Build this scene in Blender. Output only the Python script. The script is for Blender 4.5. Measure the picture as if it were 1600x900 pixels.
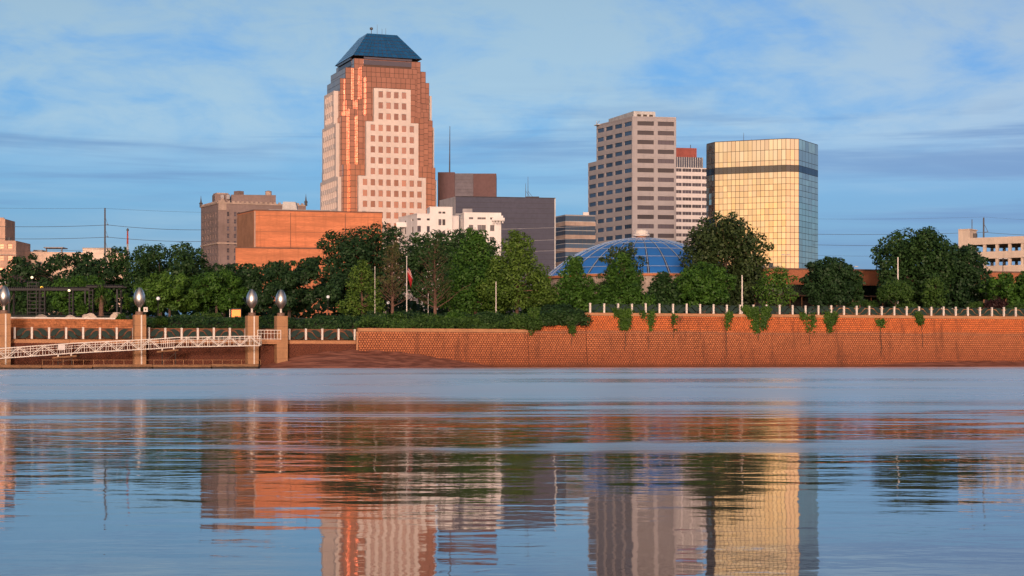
import bpy, bmesh, math, random
import numpy as np
from mathutils import Vector, Matrix

for _o in list(bpy.data.objects):
    bpy.data.objects.remove(_o)
SC = bpy.context.scene
COL = SC.collection
R = math.radians
random.seed(7)
RNG = np.random.default_rng(7)

# ------------------------------------------------------------------ camera
CAM_H = 1.5          # eye height over the river
FPX = 2800.0         # focal length in photograph pixels (1600 wide)
HOR = 560.0          # row of the horizon
cam_d = bpy.data.cameras.new('camera')
cam_d.sensor_width = 36.0
cam_d.lens = 36.0 * FPX / 1600.0
cam_d.shift_y = (HOR - 450.0) / 1600.0
cam_d.clip_start = 0.5
cam_d.clip_end = 20000.0
cam = bpy.data.objects.new('camera', cam_d)
cam.location = (0, 0, CAM_H)
cam.rotation_euler = (R(90), 0, 0)
COL.objects.link(cam)
SC.camera = cam

# ------------------------------------------------------------------ light
SUN_AZ = R(-1)       # east bank, almost straight behind the camera
SUN_EL = R(7)
SUN_DIR = Vector((math.sin(SUN_AZ) * math.cos(SUN_EL), -math.cos(SUN_AZ) * math.cos(SUN_EL), math.sin(SUN_EL)))
sun_d = bpy.data.lights.new('sun', 'SUN')
sun_d.energy = 2.25
sun_d.angle = R(6)
sun_d.color = (1.0, 0.73, 0.61)
sun = bpy.data.objects.new('sun', sun_d)
sun.rotation_euler = SUN_DIR.to_track_quat('Z', 'Y').to_euler()
sun.location = (60, -150, 60)
COL.objects.link(sun)


class NT:
    """small helper to write node trees"""
    def __init__(self, tree):
        self.t = tree
        self.t.nodes.clear()

    def n(self, typ, **kw):
        nd = self.t.nodes.new(typ)
        for k, v in kw.items():
            if k.startswith('i_'):
                key = k[2:]
                key = int(key) if key.isdigit() else key.replace('_', ' ')
                self.put(nd.inputs[key], v)
            else:
                setattr(nd, k, v)
        return nd

    def put(self, sock, v):
        if isinstance(v, bpy.types.NodeSocket):
            self.t.links.new(v, sock)
        elif isinstance(v, bpy.types.Node):
            self.t.links.new(v.outputs[0], sock)
        else:
            sock.default_value = v

    def math(self, op, a, b=0.0, c=0.0, clamp=False):
        nd = self.n('ShaderNodeMath', operation=op, use_clamp=clamp)
        self.put(nd.inputs[0], a)
        self.put(nd.inputs[1], b)
        self.put(nd.inputs[2], c)
        return nd.outputs[0]

    def vmath(self, op, a, b=(0, 0, 0)):
        nd = self.n('ShaderNodeVectorMath', operation=op)
        self.put(nd.inputs[0], a)
        self.put(nd.inputs[1], b)
        return nd.outputs[0]

    def mix(self, f, a, b, blend='MIX'):
        nd = self.n('ShaderNodeMix', data_type='RGBA', blend_type=blend)
        self.put(nd.inputs[0], f)
        self.put(nd.inputs[6], a)
        self.put(nd.inputs[7], b)
        return nd.outputs[2]

    def ramp(self, f, lo, hi, a=0.0, b=1.0, smooth=True):
        nd = self.n('ShaderNodeMapRange', interpolation_type='SMOOTHSTEP' if smooth else 'LINEAR')
        self.put(nd.inputs[0], f)
        self.put(nd.inputs[1], lo)
        self.put(nd.inputs[2], hi)
        self.put(nd.inputs[3], a)
        self.put(nd.inputs[4], b)
        return nd.outputs[0]

    def noise(self, vec, scale, detail=4.0, rough=0.55, dist=0.0):
        nd = self.n('ShaderNodeTexNoise')
        self.put(nd.inputs['Vector'], vec)
        nd.inputs['Scale'].default_value = scale
        nd.inputs['Detail'].default_value = detail
        nd.inputs['Roughness'].default_value = rough
        nd.inputs['Distortion'].default_value = dist
        return nd.outputs[0]

    def mapping(self, vec, scale=(1, 1, 1), rot=(0, 0, 0), loc=(0, 0, 0)):
        nd = self.n('ShaderNodeMapping')
        self.put(nd.inputs[0], vec)
        nd.inputs['Location'].default_value = loc
        nd.inputs['Rotation'].default_value = rot
        nd.inputs['Scale'].default_value = scale
        return nd.outputs[0]


# ------------------------------------------------------------------ sky
world = bpy.data.worlds.new('World')
SC.world = world
world.use_nodes = True
w = NT(world.node_tree)
sky = w.n('ShaderNodeTexSky', sky_type='NISHITA', sun_disc=False)
sky.sun_elevation = SUN_EL
sky.sun_rotation = math.pi - SUN_AZ
sky.altitude = 50
sky.air_density = 1.0
sky.dust_density = 1.6
sky.ozone_density = 3.0
tc = w.n('ShaderNodeTexCoord')
dirv = tc.outputs['Generated']
sep = w.n('ShaderNodeSeparateXYZ', i_0=dirv)
up = sep.outputs[2]
# thin high cloud: diagonal wisps aloft, flat streaks lower down
wisp = w.noise(w.mapping(dirv, (4.2, 4.2, 9.0), (0, R(24), 0), (0.3, 0.0, 0.35)), 1.7, 6, 0.58, 0.5)
fine = w.noise(w.mapping(dirv, (9, 9, 26.0), (0, R(28), 0)), 2.2, 5, 0.6, 0.4)
band = w.noise(w.mapping(dirv, (2.2, 2.2, 24.0), (0, R(-2), 0), (0.1, 0, 0.2)), 1.6, 5, 0.55, 0.25)
wm = w.math('ADD', w.math('MULTIPLY', wisp, 0.66), w.math('MULTIPLY', fine, 0.34))
aloft = w.ramp(wm, 0.33, 0.58)
low = w.ramp(band, 0.42, 0.68)
mixh = w.ramp(up, 0.085, 0.135)
cover = w.math('ADD', w.math('MULTIPLY', aloft, w.math('MULTIPLY', mixh, 0.92)),
               w.math('MULTIPLY', low, w.math('MULTIPLY', w.math('SUBTRACT', 1.0, mixh), 0.5)))
# dawn side stays warm, the side away from the sun is a clear blue down to the horizon
toward = w.n('ShaderNodeVectorMath', operation='DOT_PRODUCT', i_0=dirv)
toward.inputs[1].default_value = (math.sin(SUN_AZ), -math.cos(SUN_AZ), 0.0)
dawn = w.ramp(toward.outputs['Value'], -0.1, 0.82)
gain = w.mix(dawn, (0.66, 0.98, 1.38, 1), (1.60, 1.10, 0.76, 1))
base0 = w.mix(1.0, sky.outputs[0], gain, 'MULTIPLY')
lum = w.n('ShaderNodeRGBToBW', i_0=base0)
clear = w.mix(1.0, w.mix(dawn, (0.54, 1.06, 1.88, 1), (2.15, 1.2, 0.60, 1)), lum.outputs[0], 'MULTIPLY')
nearh = w.ramp(up, 0.0, 0.13, 0.85, 0.25)
base = w.mix(nearh, base0, clear)
cloudc = w.mix(1.0, w.mix(dawn, (0.95, 1.42, 1.80, 1), (1.8, 1.32, 1.0, 1)), lum.outputs[0], 'MULTIPLY')
veil = w.math('MULTIPLY', w.ramp(up, 0.20, 0.45), 0.62)      # the cloud sheet thickens overhead
cover = w.math('MAXIMUM', cover, veil)
skyc = w.mix(cover, base, cloudc)
# flat slate streaks of stratus low in the sky, a lilac cast toward the north
slate = w.noise(w.mapping(dirv, (1.7, 1.7, 30.0), (0, R(1.5), 0), (0.4, 0, 0.9)), 1.5, 5, 0.6, 0.35)
slf = w.math('MULTIPLY', w.ramp(slate, 0.46, 0.64), w.math('MULTIPLY', w.ramp(up, 0.165, 0.115), 0.8))
slc = w.mix(1.0, w.mix(dawn, (0.42, 0.80, 1.40, 1), (1.5, 1.0, 0.75, 1)), lum.outputs[0], 'MULTIPLY')
skyc = w.mix(slf, skyc, slc)
lil = w.ramp(sep.outputs[0], 0.0, 0.30, 0.0, 0.5)
skyc = w.mix(lil, skyc, w.mix(1.0, skyc, (1.14, 0.98, 1.03, 1), 'MULTIPLY'))
bg = w.n('ShaderNodeBackground', i_0=skyc)
bg.inputs[1].default_value = 0.15
wo = w.n('ShaderNodeOutputWorld', i_0=bg)

vs = SC.view_settings
vs.view_transform = 'Standard'
vs.look = 'None'
vs.gamma = 1.0
vs.use_curve_mapping = False
vs.exposure = 0.06
SC.cycles.max_bounces = 6
SC.cycles.caustics_reflective = False
SC.cycles.caustics_refractive = False

# ------------------------------------------------------------------ helpers
def at(px, d):
    """world X of something seen in column px at depth d"""
    return (px - 800.0) * d / FPX


def zat(py, d):
    return CAM_H + (HOR - py) * d / FPX


def V(*a):
    return Vector(a)


class MB:
    """collects geometry for one mesh"""
    def __init__(self):
        self.v, self.f, self.m = [], [], []

    def add(self, vs, fs, mi=0):
        b = len(self.v)
        self.v.extend([tuple(p) for p in vs])
        self.f.extend([tuple(b + i for i in f) for f in fs])
        self.m.extend([mi] * len(fs))
        return self

    def quad(self, a, b, c, d, mi=0):
        return self.add((a, b, c, d), ((0, 1, 2, 3),), mi)

    def box(self, x0, x1, y0, y1, z0, z1, mi=0):
        return self.obox(V(x0, y0, z0), V(x1 - x0, 0, 0), V(0, y1 - y0, 0), V(0, 0, z1 - z0), mi)

    def obox(self, o, a, b, c, mi=0):
        o, a, b, c = Vector(o), Vector(a), Vector(b), Vector(c)
        p = [o, o + a, o + a + b, o + b, o + c, o + a + c, o + a + b + c, o + b + c]
        fs = [(0, 3, 2, 1), (4, 5, 6, 7), (0, 1, 5, 4), (1, 2, 6, 5), (2, 3, 7, 6), (3, 0, 4, 7)]
        if a.cross(b).dot(c) < 0:
            fs = [tuple(reversed(f)) for f in fs]
        return self.add(p, fs, mi)

    def beam(self, p, q, w, h=None, mi=0):
        """square bar from p to q"""
        p, q = Vector(p), Vector(q)
        h = h or w
        d = q - p
        s = d.cross(V(0, 0, 1))
        s = V(1, 0, 0) if s.length < 1e-5 else s.normalized()
        t = s.cross(d).normalized()
        return self.obox(p - s * w / 2 - t * h / 2, s * w, t * h, d, mi)

    def prism(self, poly, z0, z1, mi=0, top_mi=None, z1s=None):
        n = len(poly)
        vs = [(x, y, z0) for x, y in poly] + [(x, y, z1 if z1s is None else z1s[i]) for i, (x, y) in enumerate(poly)]
        ar = sum(poly[i][0] * poly[(i + 1) % n][1] - poly[(i + 1) % n][0] * poly[i][1] for i in range(n))
        sides = [(i, (i + 1) % n, n + (i + 1) % n, n + i) for i in range(n)]
        top = tuple(range(n, 2 * n))
        bot = tuple(reversed(range(n)))
        if ar < 0:
            sides = [tuple(reversed(f)) for f in sides]
            top, bot = tuple(reversed(top)), tuple(reversed(bot))
        self.add(vs, sides, mi)
        self.add(vs, [top, bot], mi if top_mi is None else top_mi)
        return self

    def tube(self, pts, rad, n=6, mi=0, cap=True):
        pts = [Vector(p) for p in pts]
        if not isinstance(rad, (list, tuple)):
            rad = [rad] * len(pts)
        vs, fs = [], []
        for i, p in enumerate(pts):
            d = (pts[min(i + 1, len(pts) - 1)] - pts[max(i - 1, 0)])
            d = d.normalized() if d.length > 1e-9 else V(0, 0, 1)
            s = d.cross(V(0, 1, 0.03))
            s = s.normalized() if s.length > 1e-4 else V(1, 0, 0)
            t = d.cross(s)
            for k in range(n):
                a = 2 * math.pi * k / n
                vs.append(p + (s * math.cos(a) + t * math.sin(a)) * rad[i])
        for i in range(len(pts) - 1):
            for k in range(n):
                fs.append((i * n + k, i * n + (k + 1) % n, (i + 1) * n + (k + 1) % n, (i + 1) * n + k))
        if cap:
            fs.append(tuple(reversed(range(n))))
            fs.append(tuple((len(pts) - 1) * n + k for k in range(n)))
        return self.add(vs, fs, mi)

    def lathe(self, prof, n=20, mi=0, c=(0, 0), a0=0.0, a1=2 * math.pi):
        """prof: (radius, z) from bottom to top"""
        full = abs(a1 - a0 - 2 * math.pi) < 1e-6
        m = n if full else n + 1
        vs, fs = [], []
        for r, z in prof:
            for k in range(m):
                a = a0 + (a1 - a0) * k / n
                vs.append((c[0] + r * math.cos(a), c[1] + r * math.sin(a), z))
        for i in range(len(prof) - 1):
            for k in range(n):
                k2 = (k + 1) % m
                fs.append((i * m + k, i * m + k2, (i + 1) * m + k2, (i + 1) * m + k))
        return self.add(vs, fs, mi)

    def mesh(self, name, mats, smooth=False):
        me = bpy.data.meshes.new(name)
        me.from_pydata(self.v, [], self.f)
        for m in (mats if isinstance(mats, (list, tuple)) else [mats]):
            me.materials.append(m)
        if any(self.m):
            me.polygons.foreach_set('material_index', self.m)
        if smooth:
            me.polygons.foreach_set('use_smooth', [True] * len(self.f))
        me.update()
        return me

    def build(self, name, mats, parent=None, smooth=False):
        return put(name, self.mesh(name, mats, smooth), parent)


def put(name, me, parent=None, M=None):
    """link a mesh; M is its world matrix (identity when the mesh is in world space)"""
    o = bpy.data.objects.new(name, me)
    COL.objects.link(o)
    if M is not None:
        o.matrix_basis = M
    if parent is not None:
        o.parent = parent
        o.matrix_parent_inverse = (WM[parent.name] if parent.name in WM else Matrix.Identity(4)).inverted()
    return o


WM = {}


def tag(o, label=None, cat=None, group=None, kind=None):
    if label:
        o['label'] = label
    if cat:
        o['category'] = cat
    if group:
        o['group'] = group
    if kind:
        o['kind'] = kind
    return o


def thing(name, label, cat, loc, group=None, rz=0.0):
    o = bpy.data.objects.new(name, None)
    COL.objects.link(o)
    o.empty_display_size = 0.5
    M = Matrix.Translation(Vector(loc)) @ Matrix.Rotation(rz, 4, 'Z')
    o.matrix_basis = M
    WM[o.name] = M
    return tag(o, label, cat, group)


def frame_matrix(o, u, n):
    """local x along u, local y into the wall (-n), z up, origin o"""
    u, n = Vector(u).normalized(), Vector(n).normalized()
    y = -n
    z = u.cross(y)
    return Matrix(((u.x, y.x, z.x, o[0]), (u.y, y.y, z.y, o[1]), (u.z, y.z, z.z, o[2]), (0, 0, 0, 1)))


# ------------------------------------------------------------------ materials
MATS = {}


def mat(name):
    m = bpy.data.materials.new(name)
    m.use_nodes = True
    nt = NT(m.node_tree)
    MATS[name] = m
    return m, nt


def finish(nt, col, rough=0.8, metal=0.0, bump=None, bstr=0.3, bdist=0.05, spec=0.4, emis=None, estr=0.0):
    p = nt.n('ShaderNodeBsdfPrincipled')
    nt.put(p.inputs['Base Color'], col)
    nt.put(p.inputs['Roughness'], rough)
    nt.put(p.inputs['Metallic'], metal)
    p.inputs['Specular IOR Level'].default_value = spec
    if bump is not None:
        b = nt.n('ShaderNodeBump')
        b.inputs['Strength'].default_value = bstr
        b.inputs['Distance'].default_value = bdist
        nt.put(b.inputs['Height'], bump)
        nt.put(p.inputs['Normal'], b.outputs[0])
    if emis is not None:
        nt.put(p.inputs['Emission Color'], emis)
        p.inputs['Emission Strength'].default_value = estr
    nt.n('ShaderNodeOutputMaterial', i_0=p)
    return p


def c4(c, k=1.0):
    return (min(c[0] * k, 1), min(c[1] * k, 1), min(c[2] * k, 1), 1)


def plain(name, c, rough=0.75, metal=0.0, var=0.18, scale=0.4, stretch=(1, 1, 1), streak=0.0, fine=0.1, spec=0.4):
    """weathered single-colour surface: broad tone variation, fine grain, optional rain streaks"""
    m, nt = mat(name)
    tcn = nt.n('ShaderNodeTexCoord').outputs['Object']
    a = nt.noise(nt.mapping(tcn, stretch), scale, 5, 0.6)
    b = nt.noise(nt.mapping(tcn, stretch), scale * 9, 3, 0.6)
    col = nt.mix(nt.ramp(a, 0.3, 0.7), c4(c, 1 - var), c4(c, 1 + var))
    col = nt.mix(nt.ramp(b, 0.35, 0.7, 0, fine * 3), col, c4(c, 0.6))
    if streak:
        s = nt.noise(nt.mapping(tcn, (1.1, 1.1, 0.07)), 1.0, 5, 0.65)
        col = nt.mix(nt.ramp(s, 0.5, 0.75, 0, streak), col, c4(c, 0.45))
    finish(nt, col, rough, metal, spec=spec)
    return m


def mirror(name, c, rough=0.03, metal=1.0, wob=0.0, lo=0.86, hi=1.06):
    m, nt = mat(name)
    tcn = nt.n('ShaderNodeTexCoord').outputs['Object']
    rnd = nt.n('ShaderNodeNewGeometry').outputs['Random Per Island']
    oi = nt.n('ShaderNodeObjectInfo').outputs['Random']
    k = nt.math('FRACT', nt.math('ADD', rnd, oi))
    col = nt.mix(k, c4(c, lo), c4(c, hi))
    finish(nt, col, rough, metal, bump=nt.noise(tcn, 0.35, 2, 0.5) if wob else None, bstr=wob, bdist=0.1)
    return m


def glow(name, c, s):
    m, nt = mat(name)
    finish(nt, c4(c), 0.4, emis=c4(c), estr=s)
    return m


def leafmat(name, c, c2, trans=0.25):
    m, nt = mat(name)
    g = nt.n('ShaderNodeNewGeometry')
    rnd = g.outputs['Random Per Island']
    tcn = nt.n('ShaderNodeTexCoord').outputs['Object']
    clump = nt.ramp(nt.noise(tcn, 0.42, 3, 0.6), 0.35, 0.65)
    f = nt.math('ADD', nt.math('MULTIPLY', rnd, 0.55), nt.math('MULTIPLY', clump, 0.45))
    col = nt.mix(f, c4(c), c4(c2))
    p = nt.n('ShaderNodeBsdfPrincipled')
    nt.put(p.inputs['Base Color'], col)
    p.inputs['Roughness'].default_value = 0.55
    p.inputs['Specular IOR Level'].default_value = 0.3
    t = nt.n('ShaderNodeBsdfTranslucent')
    nt.put(t.inputs[0], col)
    mx = nt.n('ShaderNodeMixShader', i_0=trans)
    nt.put(mx.inputs[1], p.outputs[0])
    nt.put(mx.inputs[2], t.outputs[0])
    nt.n('ShaderNodeOutputMaterial', i_0=mx)
    return m


M_GRANITE = plain('pink_granite', (0.68, 0.585, 0.54), 0.6, var=0.06, scale=0.15, streak=0.22, fine=0.04)
M_COPPER = mirror('copper_glass', (0.47, 0.235, 0.18), 0.06)
M_COPPERD = plain('copper_mullion', (0.10, 0.055, 0.04), 0.5)
M_WINCOP = mirror('copper_window', (0.52, 0.30, 0.26), 0.10, lo=0.7, hi=1.15)
M_ROOFBLUE = mirror('blue_roof_glass', (0.025, 0.15, 0.36), 0.2, metal=0.35)
M_GOLD = mirror('mirror_glass', (0.98, 0.825, 0.63), 0.04)
M_GOLDBAND = mirror('dark_band_glass', (0.16, 0.16, 0.17), 0.08)
M_MULL = plain('dark_mullion', (0.06, 0.045, 0.035), 0.5)
M_BEIGE = plain('beige_concrete', (0.38, 0.36, 0.38), 0.8, var=0.06, scale=0.2, streak=0.25, fine=0.05)
M_DARKGLASS = mirror('dark_window_glass', (0.055, 0.050, 0.068), 0.3, metal=0.0, lo=0.5, hi=1.8)
M_BLUEGLASS = mirror('blue_window_glass', (0.055, 0.105, 0.185), 0.15, metal=0.3, lo=0.6, hi=1.4)
M_TAN = plain('tan_brick', (0.235, 0.175, 0.165), 0.85, var=0.14, scale=0.12, streak=0.3)
M_TANTRIM = plain('tan_stone_trim', (0.42, 0.32, 0.27), 0.8, streak=0.3)
M_BRICK = plain('orange_brick', (0.60, 0.22, 0.105), 0.85, var=0.2, scale=0.3, stretch=(0.3, 0.3, 2.2), streak=0.4, fine=0.14)
M_BRICKD = plain('brick_coping', (0.16, 0.09, 0.07), 0.85)
M_WHITE = plain('white_stucco', (0.80, 0.77, 0.76), 0.8, var=0.05, streak=0.25, fine=0.03)
M_SHINGLE = plain('metal_grey_roof', (0.30, 0.29, 0.30), 0.6)
M_PURPLE = plain('maroon_panel', (0.155, 0.088, 0.09), 0.75, var=0.08, scale=0.1, streak=0.12)
M_SLATE = plain('slate_panel', (0.072, 0.078, 0.118), 0.75, var=0.05, scale=0.1, streak=0.1)
M_SLATEL = plain('slate_joint', (0.055, 0.052, 0.065), 0.8)
M_STRIPE = plain('white_panel', (0.74, 0.69, 0.68), 0.7, var=0.05)
M_REDBOX = plain('red_penthouse', (0.31, 0.085, 0.07), 0.8)
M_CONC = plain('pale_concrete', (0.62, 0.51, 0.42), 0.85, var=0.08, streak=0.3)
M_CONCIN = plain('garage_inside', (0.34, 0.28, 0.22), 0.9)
M_TERRA = plain('terracotta_coping', (0.50, 0.245, 0.125), 0.8, var=0.1, scale=0.5, streak=0.2)
M_PILLAR = plain('sandstone_pillar', (0.44, 0.235, 0.12), 0.85, var=0.12, scale=0.6, streak=0.35)
M_POST = plain('white_post', (0.82, 0.75, 0.68), 0.7, var=0.06)
M_SCROLL = plain('green_scroll_metal', (0.012, 0.036, 0.030), 0.7, var=0.2)
M_RAIL = plain('white_rail_paint', (0.80, 0.74, 0.68), 0.6, var=0.06)
M_STEEL = mirror('brushed_steel', (0.80, 0.77, 0.74), 0.38)
M_DARKST = plain('dark_steel', (0.014, 0.014, 0.018), 0.6)
M_TIMBER = plain('weathered_timber', (0.26, 0.14, 0.075), 0.9, var=0.3, scale=0.8, stretch=(1, 1, 6))
M_TIMBERD = plain('wet_timber', (0.05, 0.032, 0.025), 0.7)
M_BARK = plain('bark', (0.105, 0.072, 0.055), 0.95, var=0.25, scale=1.5)
M_BARKR = plain('reddish_bark', (0.17, 0.095, 0.07), 0.95, var=0.25, scale=1.5)
M_POLE = plain('grey_pole', (0.10, 0.10, 0.11), 0.7)
M_WIRE = plain('wire', (0.075, 0.085, 0.105), 0.7)
M_WIREL = plain('bright_wire', (0.45, 0.45, 0.48), 0.45)
M_GREYW = plain('light_grey', (0.5, 0.5, 0.5), 0.6)
M_OAK = leafmat('oak_leaves', (0.017, 0.051, 0.016), (0.049, 0.116, 0.029))
M_OAK2 = leafmat('dark_leaves', (0.015, 0.045, 0.017), (0.039, 0.095, 0.030))
M_LIME = leafmat('bright_leaves', (0.042, 0.106, 0.017), (0.113, 0.239, 0.034))
M_CYP = leafmat('cypress_leaves', (0.030, 0.094, 0.015), (0.080, 0.191, 0.025))
M_CYPL = leafmat('light_cypress_leaves', (0.057, 0.123, 0.017), (0.139, 0.239, 0.038))
M_MAG = leafmat('magnolia_leaves', (0.016, 0.040, 0.011), (0.062, 0.094, 0.028), 0.08)
M_DRY = leafmat('dry_twigs', (0.071, 0.077, 0.029), (0.142, 0.145, 0.050))
M_VINE = leafmat('vine_leaves', (0.026, 0.069, 0.011), (0.079, 0.176, 0.019))
M_HEDGE = leafmat('hedge_leaves', (0.029, 0.077, 0.015), (0.078, 0.162, 0.030))
M_PURPLEL = leafmat('purple_leaves', (0.036, 0.017, 0.019), (0.072, 0.031, 0.031))


# ------------------------------------------------------------------ facades
def breaks(total, n, size, margin=None, pitch=None, start=None):
    """n openings of given size over a length"""
    if pitch is None:
        m = margin if margin is not None else (total - n * size) / (n + 1)
        gap = (total - 2 * m - n * size) / max(n - 1, 1)
        return [(m + i * (size + gap), m + i * (size + gap) + size) for i in range(n)]
    return [(start + i * pitch, start + i * pitch + size) for i in range(n)]


def facade(mb, o, u, n, W, H, cols, rows, depth=0.3, mi=0, rmi=0, skip=()):
    """a wall sheet with recessed openings; returns [(centre, w, h, i, j)]"""
    o, u, n = Vector(o), Vector(u).normalized(), Vector(n).normalized()
    up = V(0, 0, 1)
    xs = [0.0]
    hx = []
    for a, b in cols:
        xs += [a, b]
        hx.append(len(xs) - 2)
    xs.append(W)
    zs = [0.0]
    hz = []
    for a, b in rows:
        zs += [a, b]
        hz.append(len(zs) - 2)
    zs.append(H)
    holes = []

    def P(x, z, d=0.0):
        return o + u * x + up * z - n * d
    for j in range(len(zs) - 1):
        run = None
        for i in range(len(xs) - 1):
            hole = i in hx and j in hz and (hx.index(i), hz.index(j)) not in skip
            if hole:
                if run is not None:
                    mb.quad(P(xs[run], zs[j]), P(xs[i], zs[j]), P(xs[i], zs[j + 1]), P(xs[run], zs[j + 1]), mi)
                    run = None
                x0, x1, z0, z1 = xs[i], xs[i + 1], zs[j], zs[j + 1]
                mb.quad(P(x0, z0), P(x1, z0), P(x1, z0, depth), P(x0, z0, depth), rmi)
                mb.quad(P(x0, z1, depth), P(x1, z1, depth), P(x1, z1), P(x0, z1), rmi)
                mb.quad(P(x0, z0), P(x0, z0, depth), P(x0, z1, depth), P(x0, z1), rmi)
                mb.quad(P(x1, z0, depth), P(x1, z0), P(x1, z1), P(x1, z1, depth), rmi)
                holes.append((P((x0 + x1) / 2, (z0 + z1) / 2, depth * 0.9), x1 - x0, z1 - z0, hx.index(i), hz.index(j)))
            elif run is None:
                run = i
        if run is not None:
            mb.quad(P(xs[run], zs[j]), P(W, zs[j]), P(W, zs[j + 1]), P(xs[run], zs[j + 1]), mi)
    return holes


WIN_CACHE = {}


def window_mesh(w, h, glass, frame, style):
    key = (round(w, 2), round(h, 2), glass.name, frame.name, style)
    if key not in WIN_CACHE:
        mb = MB()
        t, d = 0.07, 0.06
        e = 0.01
        mb.quad((-w / 2 - e, 0, -h / 2 - e), (w / 2 + e, 0, -h / 2 - e), (w / 2 + e, 0, h / 2 + e), (-w / 2 - e, 0, h / 2 + e), 0)
        if style != 'bare':
            mb.box(-w / 2, w / 2, -d, -0.01, -h / 2, -h / 2 + t, 1)
            mb.box(-w / 2, w / 2, -d, -0.01, h / 2 - t, h / 2, 1)
            mb.box(-w / 2, -w / 2 + t, -d, -0.01, -h / 2 + t, h / 2 - t, 1)
            mb.box(w / 2 - t, w / 2, -d, -0.01, -h / 2 + t, h / 2 - t, 1)
        if style == 'sash':
            mb.box(-w / 2 + t, w / 2 - t, -d * 0.9, -0.01, -0.04, 0.04, 1)
        if style == 'cross':
            mb.box(-w / 2 + t, w / 2 - t, -d * 0.9, -0.01, -0.04, 0.04, 1)
            mb.box(-0.04, 0.04, -d * 0.8, -0.01, -h / 2 + t, h / 2 - t, 1)
        if style == 'ribbon':
            k = max(2, int(w / 1.3))
            for i in range(1, k):
                x = -w / 2 + w * i / k
                mb.box(x - 0.04, x + 0.04, -d * 0.9, -0.01, -h / 2 + t, h / 2 - t, 1)
        WIN_CACHE[key] = mb.mesh('window', [glass, frame])
    return WIN_CACHE[key]


def windows(parent, holes, u, n, glass, frame, style='sash', tilt=0.006, name='window'):
    for c, w, h, i, j in holes:
        M = frame_matrix(c, u, n) @ Matrix.Rotation(random.gauss(0, tilt), 4, 'Z') @ Matrix.Rotation(random.gauss(0, tilt * 0.7), 4, 'X')
        put(name, window_mesh(w, h, glass, frame, style), parent, M)


def panels(mb, a, b, z0, z1, nx, nz, gap=0.12, out=0.05, tilt=0.004, mi=0, skip=None):
    """loose glass panels in front of the wall from plan point a to b (outside on the right hand of a->b)"""
    a, b = V(a[0], a[1], 0), V(b[0], b[1], 0)
    L = (b - a).length
    u = (b - a) / L
    n = V(u.y, -u.x, 0)
    pw, ph = L / nx, (z1 - z0) / nz
    for j in range(nz):
        for i in range(nx):
            if skip and skip(i, j):
                continue
            x0, x1 = i * pw + gap / 2, (i + 1) * pw - gap / 2
            y0, y1 = z0 + j * ph + gap / 2, z0 + (j + 1) * ph - gap / 2
            tx, tz = random.gauss(0, tilt) * pw, random.gauss(0, tilt * 0.6) * ph
            q = []
            for (x, z, sx, sz) in ((x0, y0, -1, -1), (x1, y0, 1, -1), (x1, y1, 1, 1), (x0, y1, -1, 1)):
                q.append(a + u * x + V(0, 0, z) + n * (out + sx * tx / 2 + sz * tz / 2))
            mb.quad(*q, mi)


def plan_side(a, b):
    a, b = V(a[0], a[1], 0), V(b[0], b[1], 0)
    u = (b - a).normalized()
    return (b - a).length, u, V(u.y, -u.x, 0)


def pt(px, d):
    return (at(px, d), d)

# ------------------------------------------------------------------ river, banks, ground
WL = [(-4000, 218), (-140, 238), (-85, 262), (-25, 286), (14, 303), (94, 330), (160, 352), (4000, 372)]


def yw(x):
    return float(np.interp(x, [p[0] for p in WL], [p[1] for p in WL]))


def sm(t):
    t = min(max(t, 0.0), 1.0)
    return t * t * (3 - 2 * t)


def gz(x, t):
    """ground height t metres behind the river wall"""
    zr = 9.05
    zm = 6.35 + 2.4 * sm(t / 26.0)
    if x < -62:
        zl = 4.4 if t < 8 else (7.35 if t < 12 else 7.35 + 1.4 * sm((t - 12) / 20))
    else:
        zl = 4.4 if t < 5 else 4.4 + 3.2 * sm((t - 5) / 12) + 1.1 * sm((t - 17) / 20)
    if t > 45:
        return 8.9
    k = sm((x - 4.0) / 10.0)
    z = zm * (1 - k) + zr * k
    if x < -25:
        z = zl
    return z


def wallpt(x, t):
    return V(x, yw(x) + t, 0)


M_RIVER, nt = mat('river_water')
geo = nt.n('ShaderNodeNewGeometry')
pos = geo.outputs['Position']
sp = nt.n('ShaderNodeSeparateXYZ', i_0=pos)
swell = nt.noise(nt.mapping(pos, (0.20, 0.40, 1)), 1.0, 3, 0.5, 0.3)
rip = nt.noise(nt.mapping(pos, (0.85, 1.35, 1)), 1.0, 4, 0.55, 0.2)
chop = nt.noise(nt.mapping(pos, (2.2, 3.0, 1)), 1.0, 3, 0.6, 0.0)
wob = nt.noise(nt.mapping(pos, (0.02, 0.05, 1)), 1.0, 3, 0.6)
yy = nt.math('ADD', sp.outputs[1], nt.math('MULTIPLY', nt.math('SUBTRACT', wob, 0.5), 36.0))
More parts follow.
